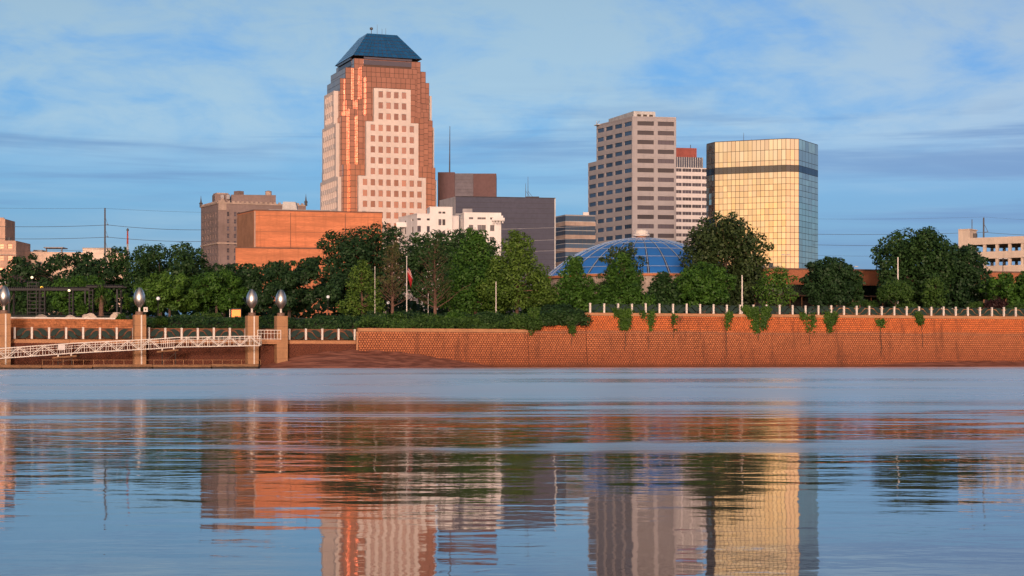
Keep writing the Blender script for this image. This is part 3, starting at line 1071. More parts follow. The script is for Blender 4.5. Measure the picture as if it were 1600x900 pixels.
def brick_hall():
    t = thing('brick_auditorium', 'windowless orange brick hall with a taller stage block set back', 'building', (at(470, 475), 478, G0))
    C, RR, LL = pt(397, 470), pt(597, 478), pt(370.5, 482.5)
    zt = zat(329, 470)
    BR, BL = (RR[0] - 7, RR[1] + 16), (LL[0] + 20, LL[1] + 12)
    MB().prism([LL, C, RR, BR, BL], G0 - 0.3, zt).build('stage_block', M_BRICK, t)
    # shade on the flank, put into the colour of a slightly browner skin
    ln, uu, nn = plan_side(LL, C)
    MB().obox(V(LL[0], LL[1], G0) + uu * 0.05, uu * (ln - 0.15), nn * 0.06, V(0, 0, zt - G0 - 0.3)).build('shaded_flank_skin', plain('shaded_brick', (0.33, 0.17, 0.10), 0.85, streak=0.25), t)
    mb = MB()
    for p, q in ((LL, C), (C, RR)):
        ln, uu, nn = plan_side(p, q)
        mb.obox(V(p[0], p[1], zt - 0.02) - nn * 0.4, uu * ln, nn * 0.5, V(0, 0, 0.3))
    mb.build('roof_edge', M_BRICKD, t)
    ln, uu, nn = plan_side(C, RR)
    MB().obox(V(C[0], C[1], G0) + uu * 0.02 + nn * 0.01, uu * 0.35, nn * 0.12, V(0, 0, zt - G0 - 0.2)).build('corner_strip', M_TANTRIM, t)
    o = V(C[0], C[1], zt + 0.25) + uu * 4.3 - nn * 4.0
    MB().obox(o, uu * 16, -nn * 5, V(0, 0, 0.55)).build('roof_deck', M_SHINGLE, t)
    MB().add([o + uu * 3.5 + V(0, 0, 0.5), o + uu * 7.5 + V(0, 0, 0.5), o + uu * 7.0 + V(0, 0, 2.6), o + uu * 3.7 + V(0, 0, 2.6),
              o + uu * 3.5 + V(0, 3, 0.5), o + uu * 7.5 + V(0, 3, 0.5), o + uu * 7.0 + V(0, 3, 2.6), o + uu * 3.7 + V(0, 3, 2.6)],
             [(0, 1, 2, 3), (1, 5, 6, 2), (4, 0, 3, 7), (3, 2, 6, 7)]).build('roof_hood', M_GREYW, t)
    for k, (du, dv) in enumerate(((8, 5), (14, 7), (21, 4), (26, 6), (29, 3))):
        q_ = V(C[0], C[1], zt) + uu * du - nn * dv
        MB().box(q_.x, q_.x + 0.9, q_.y, q_.y + 0.9, zt - 0.05, zt + 0.5 + 0.25 * (k % 3)).build('roof_vent', M_SHINGLE, t)
    for du in (9.5, 24.0):
        MB().obox(V(C[0], C[1], G0) + uu * du + nn * 0.001, uu * 0.12, nn * 0.10, V(0, 0, zt - G0 - 0.4)).build('downpipe', M_BRICKD, t)
    for z_ in (zt - 1.3, zt - 5.5, zt - 9.5):
        MB().obox(V(C[0], C[1], z_) + uu * 0.4, uu * (ln - 0.45), nn * 0.03, V(0, 0, 0.07)).build('movement_joint', M_BRICKD, t)
    # lower front block
    A, B = pt(368, 456), pt(580, 463)
    zl = zat(387.5, 456)
    MB().prism([A, B, (B[0] - 3, B[1] + 11), (A[0] + 3, A[1] + 18)], G0 - 0.3, zl).build('foyer_block', M_BRICK, t)
    ln, uu, nn = plan_side(A, B)
    MB().obox(V(A[0], A[1], zl - 0.02) - nn * 0.4, uu * ln, nn * 0.5, V(0, 0, 0.28)).build('roof_edge', M_BRICKD, t)


brick_hall()


def tan_block():
    C, RR, LL = pt(341, 610), pt(478, 622), pt(314, 628)
    zt = zat(317, 610)
    t = thing('old_tan_tower', 'old tan brick high-rise with stone gables, pinnacles and rooftop stair house', 'building', (at(380, 622), 622, G0))
    mb = MB()
    fh = 11.4 * 610 / FPX
    ln, uu, nn = plan_side(C, RR)
    nr = 13
    H = zt - G0
    rows = sorted([(H - 2.9 - r * fh - 1.55, H - 2.9 - r * fh) for r in range(nr)])
    sc = 0.2179
    cols = []
    for pxx in (347.6, 356.6, 367.5, 373.5, 386.5, 397.5, 408, 414, 425, 436, 442, 455, 466):
        s = (at(pxx, 610 + (pxx - 341) * 0.087) - C[0]) / uu.x
        cols.append((s - 0.42 * 1.0, s + 0.42))
    hf = facade(mb, V(C[0], C[1], G0), uu, nn, ln, H, cols[1:], rows, 0.3)
    windows(t, hf, uu, nn, M_DARKGLASS, M_TAN, 'sash', 0.004)
    ln2, u2, n2 = plan_side(LL, C)
    cols2 = breaks(ln2, 6, 1.2)
    hf = facade(mb, V(LL[0], LL[1], G0), u2, n2, ln2, H, cols2, rows, 0.3)
    windows(t, hf, u2, n2, M_DARKGLASS, M_TAN, 'sash', 0.004)
    bk = [(RR[0] - 6, RR[1] + 15), (LL[0] + 14, LL[1] + 10)]
    for p, q in ((RR, bk[0]), (bk[0], bk[1]), (bk[1], LL)):
        mb.quad(V(p[0], p[1], G0), V(q[0], q[1], G0), V(q[0], q[1], zt), V(p[0], p[1], zt))
    mb.add([(p[0], p[1], zt) for p in (C, RR, bk[0], bk[1], LL)], [(0, 1, 2, 3, 4)])
    mb.build('facade', M_TAN, t)
    tr = MB()
    for k in (0.0, 5 * fh + 0.4, 9 * fh + 0.4):
        z = zt - 1.1 - k if k else zt - 0.2
        for (o_, l_, u_, n_) in ((C, ln, uu, nn), (LL, ln2, u2, n2)):
            tr.obox(V(o_[0], o_[1], z) - n_ * 0.2, u_ * l_, n_ * 0.5, V(0, 0, 0.5))
    # battlements
    for (o_, l_, u_, n_) in ((C, ln, uu, nn), (LL, ln2, u2, n2)):
        k = int(l_ / 1.6)
        for i in range(k):
            tr.obox(V(o_[0], o_[1], zt + 0.28) + u_ * (i * l_ / k), u_ * 0.8, -n_ * 0.5, V(0, 0, 0.55))
    tr.build('stone_trim', M_TANTRIM, t)
    # pointed stone gable over the corner bay and pinnacles
    g = V(C[0], C[1], zt - 2.4) + nn * 0.25
    MB().add([g, g + uu * 2.8, g + uu * 2.8 + V(0, 0, 2.2), g + uu * 1.4 + V(0, 0, 4.4), g + V(0, 0, 2.2),
              g - nn * 0.6, g + uu * 2.8 - nn * 0.6, g + uu * 2.8 + V(0, 0, 2.2) - nn * 0.6, g + uu * 1.4 + V(0, 0, 4.4) - nn * 0.6, g + V(0, 0, 2.2) - nn * 0.6],
             [(0, 1, 2, 3, 4), (2, 7, 8, 3), (3, 8, 9, 4), (1, 6, 7, 2), (5, 0, 4, 9)]).build('stone_gable', M_TANTRIM, t)
    for p in (LL, RR):
        MB().lathe([(0.5, zt), (0.5, zt + 1.2), (0.75, zt + 1.3), (0.3, zt + 1.8), (0.12, zt + 3.2), (0.02, zt + 4.2)], 8, c=p).build('pinnacle', M_POLE, t)

    def blk(nm, x0, x1, py, d, dep, z0=zt - 0.1, m=M_TAN):
        a, b = pt(x0, d), pt(x1, d + 2)
        return MB().prism([a, b, (b[0] - 2, b[1] + dep), (a[0] - 2, a[1] + dep)], z0, zat(py, d)).build(nm, m, t)
    blk('roof_house', 361.5, 431, 304, 616, 10)
    tw = blk('corner_turret', 336, 359.5, 303, 614, 6)
    blk('turret_cap', 338.5, 357, 301, 614.8, 4.5, zat(303, 614) - 0.05, M_TANTRIM)
    blk('chimney', 373, 381, 298, 617, 2, zat(304, 616) - 0.05)
    a = pt(419.5, 619)
    z0 = zat(304, 616) - 0.1
    MB().lathe([(1.1, z0), (1.1, z0 + 1.3), (1.25, z0 + 1.4), (0.4, z0 + 1.7)], 12, c=a).build('water_tank', M_TANTRIM, t)
    for k in range(2):
        p = V(at(345 + k * 9, 613.9), 613.75, zat(311, 614))
        MB().obox(p, V(1.1, 0, 0), V(0, 0.2, 0), V(0, 0, 1.4)).build('turret_window', M_DARKGLASS, tw)


tan_block()


def white_block():
    t = thing('white_stucco_building', 'ornate white stucco building with stepped roofline and dark sash windows', 'building', (at(705, 452), 455, G0))
    d = 445

    def wing(px0, pxc, px1, py, dl, cols_f, cols_l, ww=1.05, hh=1.5, top_rows=True, dd=0.0):
        C, RR, LL = pt(pxc, d + dd), pt(px1, d + dd + 1.2), pt(px0, d + dd + dl)
        zt = zat(py, d + dd)
        H = zt - G0
        mb = MB()
        rows = [(H - 1.5, H - 1.0)] if top_rows else []
        z = H - 2.9
        while z - hh > 1:
            rows.append((z - hh, z))
            z -= 2.95
        rows.sort()
        ln, uu, nn = plan_side(C, RR)
        cols = [(s * ln - ww / 2, s * ln + ww / 2) for s in cols_f]
        hf = facade(mb, V(C[0], C[1], G0), uu, nn, ln, H, cols, rows, 0.22)
        windows(t, hf, uu, nn, M_DARKGLASS, M_MULL, 'sash', 0.004)
        ln2, u2, n2 = plan_side(LL, C)
        cols = [(s * ln2 - ww * 0.6, s * ln2 + ww * 0.6) for s in cols_l]
        hf = facade(mb, V(LL[0], LL[1], G0), u2, n2, ln2, H, cols, rows, 0.22)
        windows(t, hf, u2, n2, M_DARKGLASS, M_MULL, 'sash', 0.004)
        bk = [(RR[0] - 2, RR[1] + dl), (LL[0] + 1, LL[1] + 2)]
        for p, q in ((RR, bk[0]), (bk[0], bk[1]), (bk[1], LL)):
            mb.quad(V(p[0], p[1], G0), V(q[0], q[1], G0), V(q[0], q[1], zt), V(p[0], p[1], zt))
        mb.add([(p[0], p[1], zt) for p in (C, RR, bk[0], bk[1], LL)], [(0, 1, 2, 3, 4)])
        mb.obox(V(C[0], C[1], zt - 0.03) - nn * 0.2, uu * ln, nn * 0.32, V(0, 0, 0.22))
        mb.obox(V(LL[0], LL[1], zt - 0.03) - n2 * 0.2, u2 * ln2, n2 * 0.32, V(0, 0, 0.22))
        mb.build('wing', M_WHITE, t)
        return zt
    wing(623, 652, 673, 334.5, 13, (0.12, 0.86), (0.35, 0.75), dd=0.0)
    wing(667, 671.5, 707, 324, 7, (0.45, 0.62), (), ww=0.75, dd=0.8)
    wing(706, 707, 717, 338, 3, (), (), dd=4)
    wing(716, 725, 783, 333, 9, (0.19, 0.42, 0.53, 0.76), (0.5,), dd=0.5)
    # bracketed balcony cornice at the end of the wing, roof plant
    z = zat(345, 445)
    mb = MB()
    mb.box(at(769, 445), at(788.5, 445), 444.3, 447, z, z + 0.7)
    mb.box(at(771, 445), at(786, 445), 444.6, 447, z + 0.72, z + 1.25)
    for k in range(4):
        x = at(771 + k * 4.6, 445)
        mb.box(x, x + 0.25, 444.7, 445.4, z - 0.6, z - 0.01)
    mb.build('cornice', M_WHITE, t)
    zz = zat(334, 450)
    MB().box(at(711, 455), at(722, 455), 455, 458, zz - 3, zz + 0.5).box(at(723, 455), at(738, 455), 454, 457, zz - 1, zz + 1.6).build('roof_plant', M_SHINGLE, t)
    z = zat(347, 452)
    MB().box(at(619, 452), at(640, 452), 452.5, 456, z - 1.2, z).box(at(620, 452), at(624, 452), 453, 456, z - 4, z - 1.2).build('side_balcony', M_WHITE, t)


white_block()


def slab_blocks():
    # maroon block behind, slate block in front of it
    d = 700
    t = thing('maroon_block', 'windowless maroon block with a grey recessed centre and a tall mast', 'building', (at(735, d), d + 8, G0))
    zt = zat(270, d)
    a, b, c_, e = at(684, d), at(710.5, d), at(739.5, d), at(775.5, d)
    MB().box(a, b, d, d + 18, G0, zt + 0.25).build('end_bay', M_PURPLE, t)
    MB().box(c_, e, d + 0.3, d + 18, G0, zt - 0.25).build('end_bay', M_PURPLE, t)
    mb = MB().box(b + 0.01, c_ - 0.01, d + 1.2, d + 17, G0, zt - 0.1)
    for k in range(22):
        mb.box(b + 0.02, c_ - 0.02, d + 1.0, d + 1.25, zt - 1.2 - k * 1.3, zt - 1.05 - k * 1.3)
    mb.build('recessed_centre', plain('grey_violet_panel', (0.15, 0.135, 0.165), 0.6), t)
    m = V(at(702, d), d + 4, zt)
    MB().tube([m, m + V(0.1, 0, zat(195, d) - zt)], [0.28, 0.1], 6).build('mast', M_POLE, t)
    t = thing('slate_block', 'long windowless slate grey block with a pale flank and rooftop aerials', 'building', (at(790, 545), 550, G0))
    C, RR, LL = pt(711.5, 540), pt(868, 546), pt(687, 553)
    zt = zat(307.5, 540)
    MB().prism([LL, C, RR, (RR[0] - 3, RR[1] + 22), (LL[0] + 8, LL[1] + 14)], G0 - 0.2, zt).build('body', M_SLATE, t)
    ln, uu, nn = plan_side(LL, C)
    MB().obox(V(LL[0], LL[1], G0) + uu * 0.05, uu * (ln - 0.1), nn * 0.1, V(0, 0, zt - G0 + 0.05)).build('pale_flank', plain('pale_metal', (0.40, 0.37, 0.38), 0.6), t)
    ln, uu, nn = plan_side(C, RR)
    mb = MB()
    z = zt - 1.6
    while z > G0 + 4:
        mb.obox(V(C[0], C[1], z) + uu * 0.02, uu * (ln - 0.04), nn * 0.035, V(0, 0, 0.09))
        z -= 1.55
    mb.build('panel_joint', M_SLATEL, t)
    MB().obox(V(RR[0], RR[1], G0) - uu * 0.35 + nn * 0.002, uu * 0.36, nn * 0.1, V(0, 0, zt - G0)).build('corner_strip', M_GREYW, t)
    MB().obox(V(C[0], C[1], zt - 0.02) - nn * 0.3, uu * ln, nn * 0.4, V(0, 0, 0.25)).build('roof_edge', M_SLATEL, t)
    o = V(at(821, 548), 549, zt)
    MB().box(o.x, o.x + 4.2, o.y, o.y + 4, zt - 0.1, zt + 0.9).box(o.x + 4.4, o.x + 5.8, o.y, o.y + 3, zt - 0.1, zt + 0.35).build('roof_plant', M_SLATEL, t)
    for dx, h in ((0.1, 5.0), (0.8, 7.0)):
        q_ = V(o.x + dx, o.y + 0.5, zt)
        MB().tube([q_, q_ + V(0, 0, h)], [0.12, 0.05], 5).tube([q_ + V(1.4, 0, 0.8), q_ + V(0, 0, 2.6)], 0.05, 4).build('aerial', M_POLE, t)
    for k in range(3):
        q_ = V(at(790 + k * 22, 545), 546, zt)
        MB().box(q_.x, q_.x + 0.8, q_.y, q_.y + 0.8, zt, zt + 0.35).build('roof_vent', M_GREYW, t)

    # banded low-rise between slate block and beige tower
    t = thing('banded_low_rise', 'low office block of alternating blue glass and tan bands', 'building', (at(893, 600), 606, G0))
    C, RR, LL = pt(883.5, 600), pt(930, 603), pt(862, 612)
    zt = zat(336, 600)
    poly = [LL, C, RR, (RR[0] - 2, RR[1] + 16), (LL[0] + 4, LL[1] + 10)]
    ctr = V(sum(p[0] for p in poly) / 5, sum(p[1] for p in poly) / 5, 0)

    def grow(k):
        return [(p[0] + (V(p[0], p[1], 0) - ctr).normalized().x * k, p[1] + (V(p[0], p[1], 0) - ctr).normalized().y * k) for p in poly]
    z = zt
    s = 600 / FPX
    MB().prism(grow(0.15), z - 0.25, z + 0.15).build('roof_edge', M_SHINGLE, t)
    z -= 0.25
    for k in range(6):
        for nm, h, g, m_ in (('glass_band', 8.2 if k == 0 else 7.0, 0.0, M_BLUEGLASS), ('mid_rail', 0.8, 0.08, M_GREYW), ('glass_band', 6.6 if k else 0.01, 0.0, M_BLUEGLASS), ('tan_band', 6.2, 0.25, M_TANTRIM)):
            hh = h * s
            if hh < 0.05:
                continue
            MB().prism(grow(g), z - hh + 0.002, z).build(nm, m_, t)
            z -= hh
    MB().prism(grow(0.1), G0 - 0.2, z).build('base_storey', M_TANTRIM, t)
    mb = MB()
    for p, q in ((LL, C), (C, RR)):
        ln, uu, nn = plan_side(p, q)
        k = int(ln / 1.5)
        for i in range(1, k):
            mb.obox(V(p[0], p[1], G0 + 3) + uu * (i * ln / k) + nn * 0.001, uu * 0.07, nn * 0.05, V(0, 0, zt - G0 - 3.5))
    mb.build('mullions', M_MULL, t)
    MB().box(at(911, 608), at(920, 608), 608, 611, zt - 0.1, zt + 1.6).build('roof_house', M_STRIPE, t)


slab_blocks()


def dome():
    d = 402
    cx, cy = at(1002, d), d
    Rb, zb, zt = 21.6, zat(434, d), zat(372.5, d)
    h = zt - zb
    Rs = (Rb * Rb + h * h) / (2 * h)
    zc = zt - Rs
    M_DOME = mirror('blue_dome_panel', (0.04, 0.22, 0.66), 0.14, metal=0.2)
    M_RIB = plain('dome_rib', (0.34, 0.45, 0.62), 0.5, var=0.05)
    t = thing('domed_theatre', 'low blue panelled dome with pale ribs and a white vent cap', 'dome', (cx, cy, G0))
    MB().lathe([(Rb - 0.3, -0.3), (Rb - 0.3, zb - G0 + 0.1)], 48).build('drum_wall', plain('drum_render', (0.42, 0.33, 0.27), 0.85, streak=0.3), t).matrix_basis = Matrix.Translation((cx, cy, G0))
    amax = math.asin(Rb / Rs)
    rings = [0.045, 0.155, 0.28, 0.42, 0.57, 0.74, 0.90, 1.0]
    NS = 30
    Mt = Matrix.Translation((cx, cy, 0))
    inner = [(Rs * math.sin(amax * f) - 0.05, zc + Rs * math.cos(amax * f) - 0.1) for f in reversed([0.001] + rings)]
    MB().lathe(inner, 60).build('dome_shell', M_MULL, t).matrix_basis = Mt
    for r0, r1 in zip(rings[:-1], rings[1:]):
        mb = MB()
        sub = 4
        vs, fs = [], []
        a1 = 2 * math.pi / NS
        ga = 0.028
        for j in range(sub + 1):
            ph = amax * (r0 + (r1 - r0) * (j / sub)) + (0.003 if j == 0 else (-0.003 if j == sub else 0))
            for k in range(sub + 1):
                a = -a1 / 2 + ga / 2 + (a1 - ga) * k / sub
                bul = 0.10 * (1 - (2 * j / sub - 1) ** 2) * (1 - (2 * k / sub - 1) ** 2)
                rr = Rs + 0.02 + bul
                vs.append((rr * math.sin(ph) * math.cos(a), rr * math.sin(ph) * math.sin(a), zc + rr * math.cos(ph)))
        for j in range(sub):
            for k in range(sub):
                q_ = j * (sub + 1) + k
                fs.append((q_, q_ + sub + 1, q_ + sub + 2, q_ + 1))
        me = mb.add(vs, fs).mesh('dome_panel', M_DOME, smooth=True)
        for s in range(NS):
            put('dome_panel', me, t, Mt @ Matrix.Rotation(2 * math.pi * s / NS, 4, 'Z'))
    rib = MB().tube([((Rs + 0.08) * math.sin(amax * f), 0, zc + (Rs + 0.08) * math.cos(amax * f)) for f in np.linspace(0.045, 1.0, 14)], 0.085, 5).mesh('rib', M_RIB)
    for s in range(NS):
        put('rib', rib, t, Mt @ Matrix.Rotation(2 * math.pi * (s + 0.5) / NS, 4, 'Z'))
    for f in rings:
        r_, z_ = (Rs + 0.08) * math.sin(amax * f), zc + (Rs + 0.08) * math.cos(amax * f)
        MB().tube([(r_ * math.cos(a), r_ * math.sin(a), z_) for a in np.linspace(0, 2 * math.pi, 61)], 0.065, 4, cap=False).build('ring', M_RIB, t).matrix_basis = Mt
    MB().lathe([(Rb + 0.25, zb - 0.5), (Rb + 0.3, zb - 0.05), (Rb - 0.2, zb + 0.05)], 60).build('base_ring', M_BRICK, t).matrix_basis = Mt
    MB().lathe([(1.2, zt - 0.2), (1.2, zt + 0.7)], 20).build('vent_neck', M_TERRA, t).matrix_basis = Mt
    MB().lathe([(0.0, zt + 0.45), (1.9, zt + 0.45), (2.0, zt + 0.75), (1.75, zt + 0.95), (1.55, zt + 1.0), (1.6, zt + 1.3), (1.5, zt + 1.65), (1.1, zt + 1.95), (0, zt + 2.1)], 24).build('vent_cap', plain('white_cap', (0.78, 0.72, 0.66), 0.5, var=0.03), t, smooth=True).matrix_basis = Mt


dome()


def museum():
    A, B = pt(1170, 374), pt(1600, 392)
    t = thing('riverfront_museum', 'long low building with brick frieze, green glass band and thin columns', 'building', (at(1385, 388), 388, G0))
    ln, uu, nn = plan_side(A, B)
    z0, z1, z2, z3 = 9.0, zat(461, 378), zat(445, 378), zat(421.5, 378)
    o = V(A[0], A[1], 0)
    MB().obox(o + V(0, 0, z2), uu * ln, -nn * 20, V(0, 0, z3 - z2)).build('brick_frieze', plain('museum_brick', (0.36, 0.13, 0.065), 0.85, var=0.2, scale=0.25, streak=0.3), t)
    MB().obox(o + V(0, 0, z3 - 0.02) + nn * 0.15, uu * ln, -nn * 1.0, V(0, 0, 0.3)).build('roof_edge', M_BRICKD, t)
    mglass = mirror('green_glass', (0.22, 0.32, 0.30), 0.15)
    k = int(ln / 2.6)
    for i in range(k):
        MB().obox(o + V(0, 0, z1) - nn * 0.25 + uu * (i * ln / k + 0.05), uu * (ln / k - 0.1), -nn * 0.1, V(0, 0, z2 - z1 - 0.02)).build('glass_panel', mglass, t)
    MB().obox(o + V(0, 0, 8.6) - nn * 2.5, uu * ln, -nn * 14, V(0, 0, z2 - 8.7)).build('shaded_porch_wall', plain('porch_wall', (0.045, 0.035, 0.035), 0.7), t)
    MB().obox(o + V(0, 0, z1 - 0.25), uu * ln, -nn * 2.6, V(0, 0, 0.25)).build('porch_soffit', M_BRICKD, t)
    for i in range(24):
        p = o + uu * (1.5 + i * (ln - 3) / 23) - nn * 0.5
        MB().tube([p + V(0, 0, 8.6), p + V(0, 0, z1 - 0.2)], 0.12, 8).build('column', M_TERRA, t)
    # notice boards and door under the porch
    p0 = o - nn * 2.3
    for pxx, w_, m_ in ((1269, 0.9, M_STRIPE), (1290, 0.8, M_STRIPE), (1281, 1.6, M_REDBOX)):
        s = (at(pxx, 380) - A[0]) / uu.x
        MB().obox(p0 + uu * s + V(0, 0, 9.0 + (0.2 if m_ is M_REDBOX else 0.7)), uu * w_, -nn * 0.1, V(0, 0, 1.9 if m_ is M_STRIPE else 2.6)).build('notice_board' if m_ is M_STRIPE else 'red_door', m_, t)


museum()


def garage():
    A, B = pt(1515, 452), pt(1680, 437)
    t = thing('parking_garage', 'open-sided concrete parking garage with sunlit columns and ramps', 'parking garage', (at(1590, 450), 452, G0))
    ln, uu, nn = plan_side(A, B)
    s = 450 / FPX
    o = V(A[0], A[1], 0)
    top = zat(372, 452)
    fh = 22.2 * s * 1.0
    for k in range(6):
        zt = top - k * fh
        if zt < G0 + 1:
            break
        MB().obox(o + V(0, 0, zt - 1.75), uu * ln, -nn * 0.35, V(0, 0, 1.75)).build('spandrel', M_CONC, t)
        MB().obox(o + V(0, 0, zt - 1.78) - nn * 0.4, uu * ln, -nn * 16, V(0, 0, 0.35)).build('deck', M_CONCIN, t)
    n_ = 8
    for i in range(n_ + 1):
        p = o + uu * (0.1 + i * (ln - 0.8) / n_)
        MB().obox(p + V(0, 0, G0) - nn * 0.36, uu * 0.7, -nn * 0.8, V(0, 0, top - G0 - 0.4)).build('column', M_CONC, t)
        MB().obox(p + V(0, 0, G0) - nn * 15, uu * 0.6, -nn * 0.7, V(0, 0, top - G0 - 1.8)).build('column', M_CONC, t)
    a = o - uu * 2.9
    MB().obox(a + V(0, 0, G0) + nn * 0.1, uu * 2.95, -nn * 5, V(0, 0, zat(359, 452) - G0)).build('stair_tower', M_CONC, t)
    MB().obox(a + V(0, 0, zat(359, 452) - 0.01) + nn * 0.25, uu * 3.2, -nn * 5.3, V(0, 0, 0.25)).build('stair_cap', M_CONC, t)
    p = a + uu * 2.8 - nn * 2
    MB().tube([p + V(0, 0, top), p + V(0, 0, zat(342, 452))], 0.1, 5).obox(p + V(0.3, 0, top), uu * 0.8, -nn * 0.8, V(0, 0, 1.3)).build('stair_mast', M_POLE, t)
    MB().obox(o + V(0, 0, zat(440, 450)) + nn * 1.5 + uu * 3.0, uu * 3.0, -nn * 1.4, V(0, 0, 0.75)).build('red_awning', plain('red_canvas', (0.48, 0.03, 0.03), 0.7), t)
    for k in range(1, 5):
        zt = top - k * fh
        if zt > G0 + 2:
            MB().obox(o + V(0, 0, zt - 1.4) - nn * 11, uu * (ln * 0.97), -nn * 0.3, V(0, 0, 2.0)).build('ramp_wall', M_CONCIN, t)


garage()


def west_blocks():
    # pale tan stepped building at the edge, cream warehouse, gabled shed
    t = thing('pink_stone_building', 'stepped pinkish stone building with red-framed windows', 'building', (at(-10, 500), 505, G0))
    mb = MB()
    z1 = zat(376, 500)
    A, B = pt(-60, 500), pt(25, 500)
    ln, uu, nn = plan_side(A, B)
    H = z1 - G0
    rows = sorted([(H - 2.3 - k * 3.3, H - 0.9 - k * 3.3) for k in range(6) if H - 2.3 - k * 3.3 > 0.6])
    hf = facade(mb, V(A[0], A[1], G0), uu, nn, ln, H, breaks(ln, 6, 1.35), rows, 0.2)
    windows(t, hf, uu, nn, M_WINCOP, M_REDBOX, 'sash')
    mb.quad(V(B[0], B[1], G0), V(B[0], B[1] + 15, G0), V(B[0], B[1] + 15, z1), V(B[0], B[1], z1))
    mb.quad(V(A[0], A[1], z1), V(B[0], B[1], z1), V(B[0], B[1] + 15, z1), V(A[0], A[1] + 15, z1))
    mb.build('facade', plain('pink_stone', (0.56, 0.36, 0.27), 0.8, streak=0.25), t)
    mb = MB().box(at(-60, 503), at(8, 503), 503, 513, z1 - 0.1, zat(342, 503)).box(at(-5, 503), at(6, 503), 502.9, 503.6, zat(342, 503) - 0.02, zat(340, 503))
    mb.build('upper_tower', MATS['pink_stone'], t)
    MB().box(A[0], B[0] + 0.2, 499.6, 500.2, zat(399, 500), zat(397, 500)).build('string_course', M_TANTRIM, t)
    MB().tube([(at(13, 503), 504, z1), (at(13, 503), 504, z1 + 1.1)], 0.5, 8).build('roof_vent', M_POLE, t)

    t = thing('cream_warehouse', 'cream rendered warehouse with flat roofs beyond the oaks', 'building', (at(110, 520), 525, G0))
    mcream = plain('cream_render', (0.70, 0.52, 0.40), 0.85, streak=0.2)
    C, RR, LL = pt(45, 515), pt(196, 524), pt(28, 527)
    zt = zat(393, 515)
    MB().prism([LL, C, RR, (RR[0] - 2, RR[1] + 14), (LL[0] + 6, LL[1] + 8)], G0, zt).build('main_block', mcream, t)
    MB().box(at(130, 521), at(174.5, 521), 520.3, 530, zt - 3, zat(388.5, 521)).build('raised_bay', plain('white_render', (0.75, 0.62, 0.52), 0.8), t)
    MB().box(at(129.5, 521), at(175, 521), 520.1, 530.3, zat(388.5, 521), zat(387.3, 521)).build('roof_edge', M_SHINGLE, t)
    MB().box(at(68, 524), at(98, 524), 524, 530, zat(387.5, 524), zat(386, 524)).box(at(70, 524), at(71, 524), 525, 526, zt - 0.2, zat(387, 524)).box(at(94, 524), at(95, 524), 525, 526, zt - 0.2, zat(387, 524)).build('roof_canopy', M_SHINGLE, t)
    MB().box(at(52, 522), at(66, 522), 522, 526, zt - 0.1, zat(390.5, 522)).build('roof_plant', M_SHINGLE, t)
    for pxx in (60, 56):
        MB().box(at(pxx, 515), at(pxx, 515) + 0.9, 515.1, 515.3, zat(413, 515), zat(409, 515)).build('window', M_DARKGLASS, t)

    t = thing('gabled_shed', 'low pink gabled shed beyond the dark pergola', 'building', (at(-5, 440), 445, G0))
    a, b = at(-45, 440), at(21, 440)
    ze, zr = zat(437, 440), zat(426, 440)
    mb = MB().box(a, b, 440, 452, G0, ze)
    mb.build('wall', plain('pink_render', (0.50, 0.28, 0.21), 0.85), t)
    zl = zat(432, 440)
    MB().add([(a, 440, ze), (b, 440, ze), (b - 1, 440, zr), (a, 440, zl - 0.4), (a, 452, ze), (b, 452, ze), (b - 1, 452, zr), (a, 452, zl - 0.4)],
             [(0, 1, 2, 3), (1, 5, 6, 2), (3, 2, 6, 7)]).build('roof', plain('brown_roof', (0.30, 0.17, 0.13), 0.8), t)
    MB().box(a, b + 0.3, 439.6, 440.2, ze - 1.0, ze - 0.4).build('white_fascia', M_STRIPE, t)


west_blocks()

# ------------------------------------------------------------------ vegetation
def leaf_mesh(name, C, N, size, m, aspect=0.62, jitter=0.35):
    """one rhombic leaf spray per row of C, facing N"""
    n = len(C)
    N = N / (np.linalg.norm(N, axis=1, keepdims=True) + 1e-9)
    A = RNG.normal(size=(n, 3))
    U = np.cross(N, A)
    U /= np.linalg.norm(U, axis=1, keepdims=True) + 1e-9
    W = np.cross(N, U)
    s = size * (1 + jitter * RNG.uniform(-1, 1, (n, 1)))
    P = np.stack([C - U * s, C - W * s * aspect + N * s * 0.15, C + U * s, C + W * s * aspect + N * s * 0.15], axis=1).reshape(-1, 3)
    me = bpy.data.meshes.new(name)
    me.vertices.add(n * 4)
    me.vertices.foreach_set('co', P.astype(np.float32).ravel())
    me.loops.add(n * 4)
    me.loops.foreach_set('vertex_index', np.arange(n * 4, dtype=np.int32))
    me.polygons.add(n)
    me.polygons.foreach_set('loop_start', np.arange(0, n * 4, 4, dtype=np.int32))
    me.update(calc_edges=True)
    me.materials.append(m)
    return me


def scatter(lobes, n, flat=0.75):
    """lobes: rows of (x, y, z, r); leaves lie mostly in the outer shell of each lobe"""
    L = np.array(lobes)
    w_ = L[:, 3] ** 2
    k = RNG.choice(len(L), size=n, p=w_ / w_.sum())
    D = RNG.normal(size=(n, 3))
    D /= np.linalg.norm(D, axis=1, keepdims=True)
    r = L[k, 3] * (0.45 + 0.62 * RNG.random(n) ** 0.6)
    C = L[k, :3] + D * r[:, None] * np.array([1, 1, flat])
    N = D + RNG.normal(size=(n, 3)) * 0.6 + np.array([0, 0, 0.5])
    return C, N


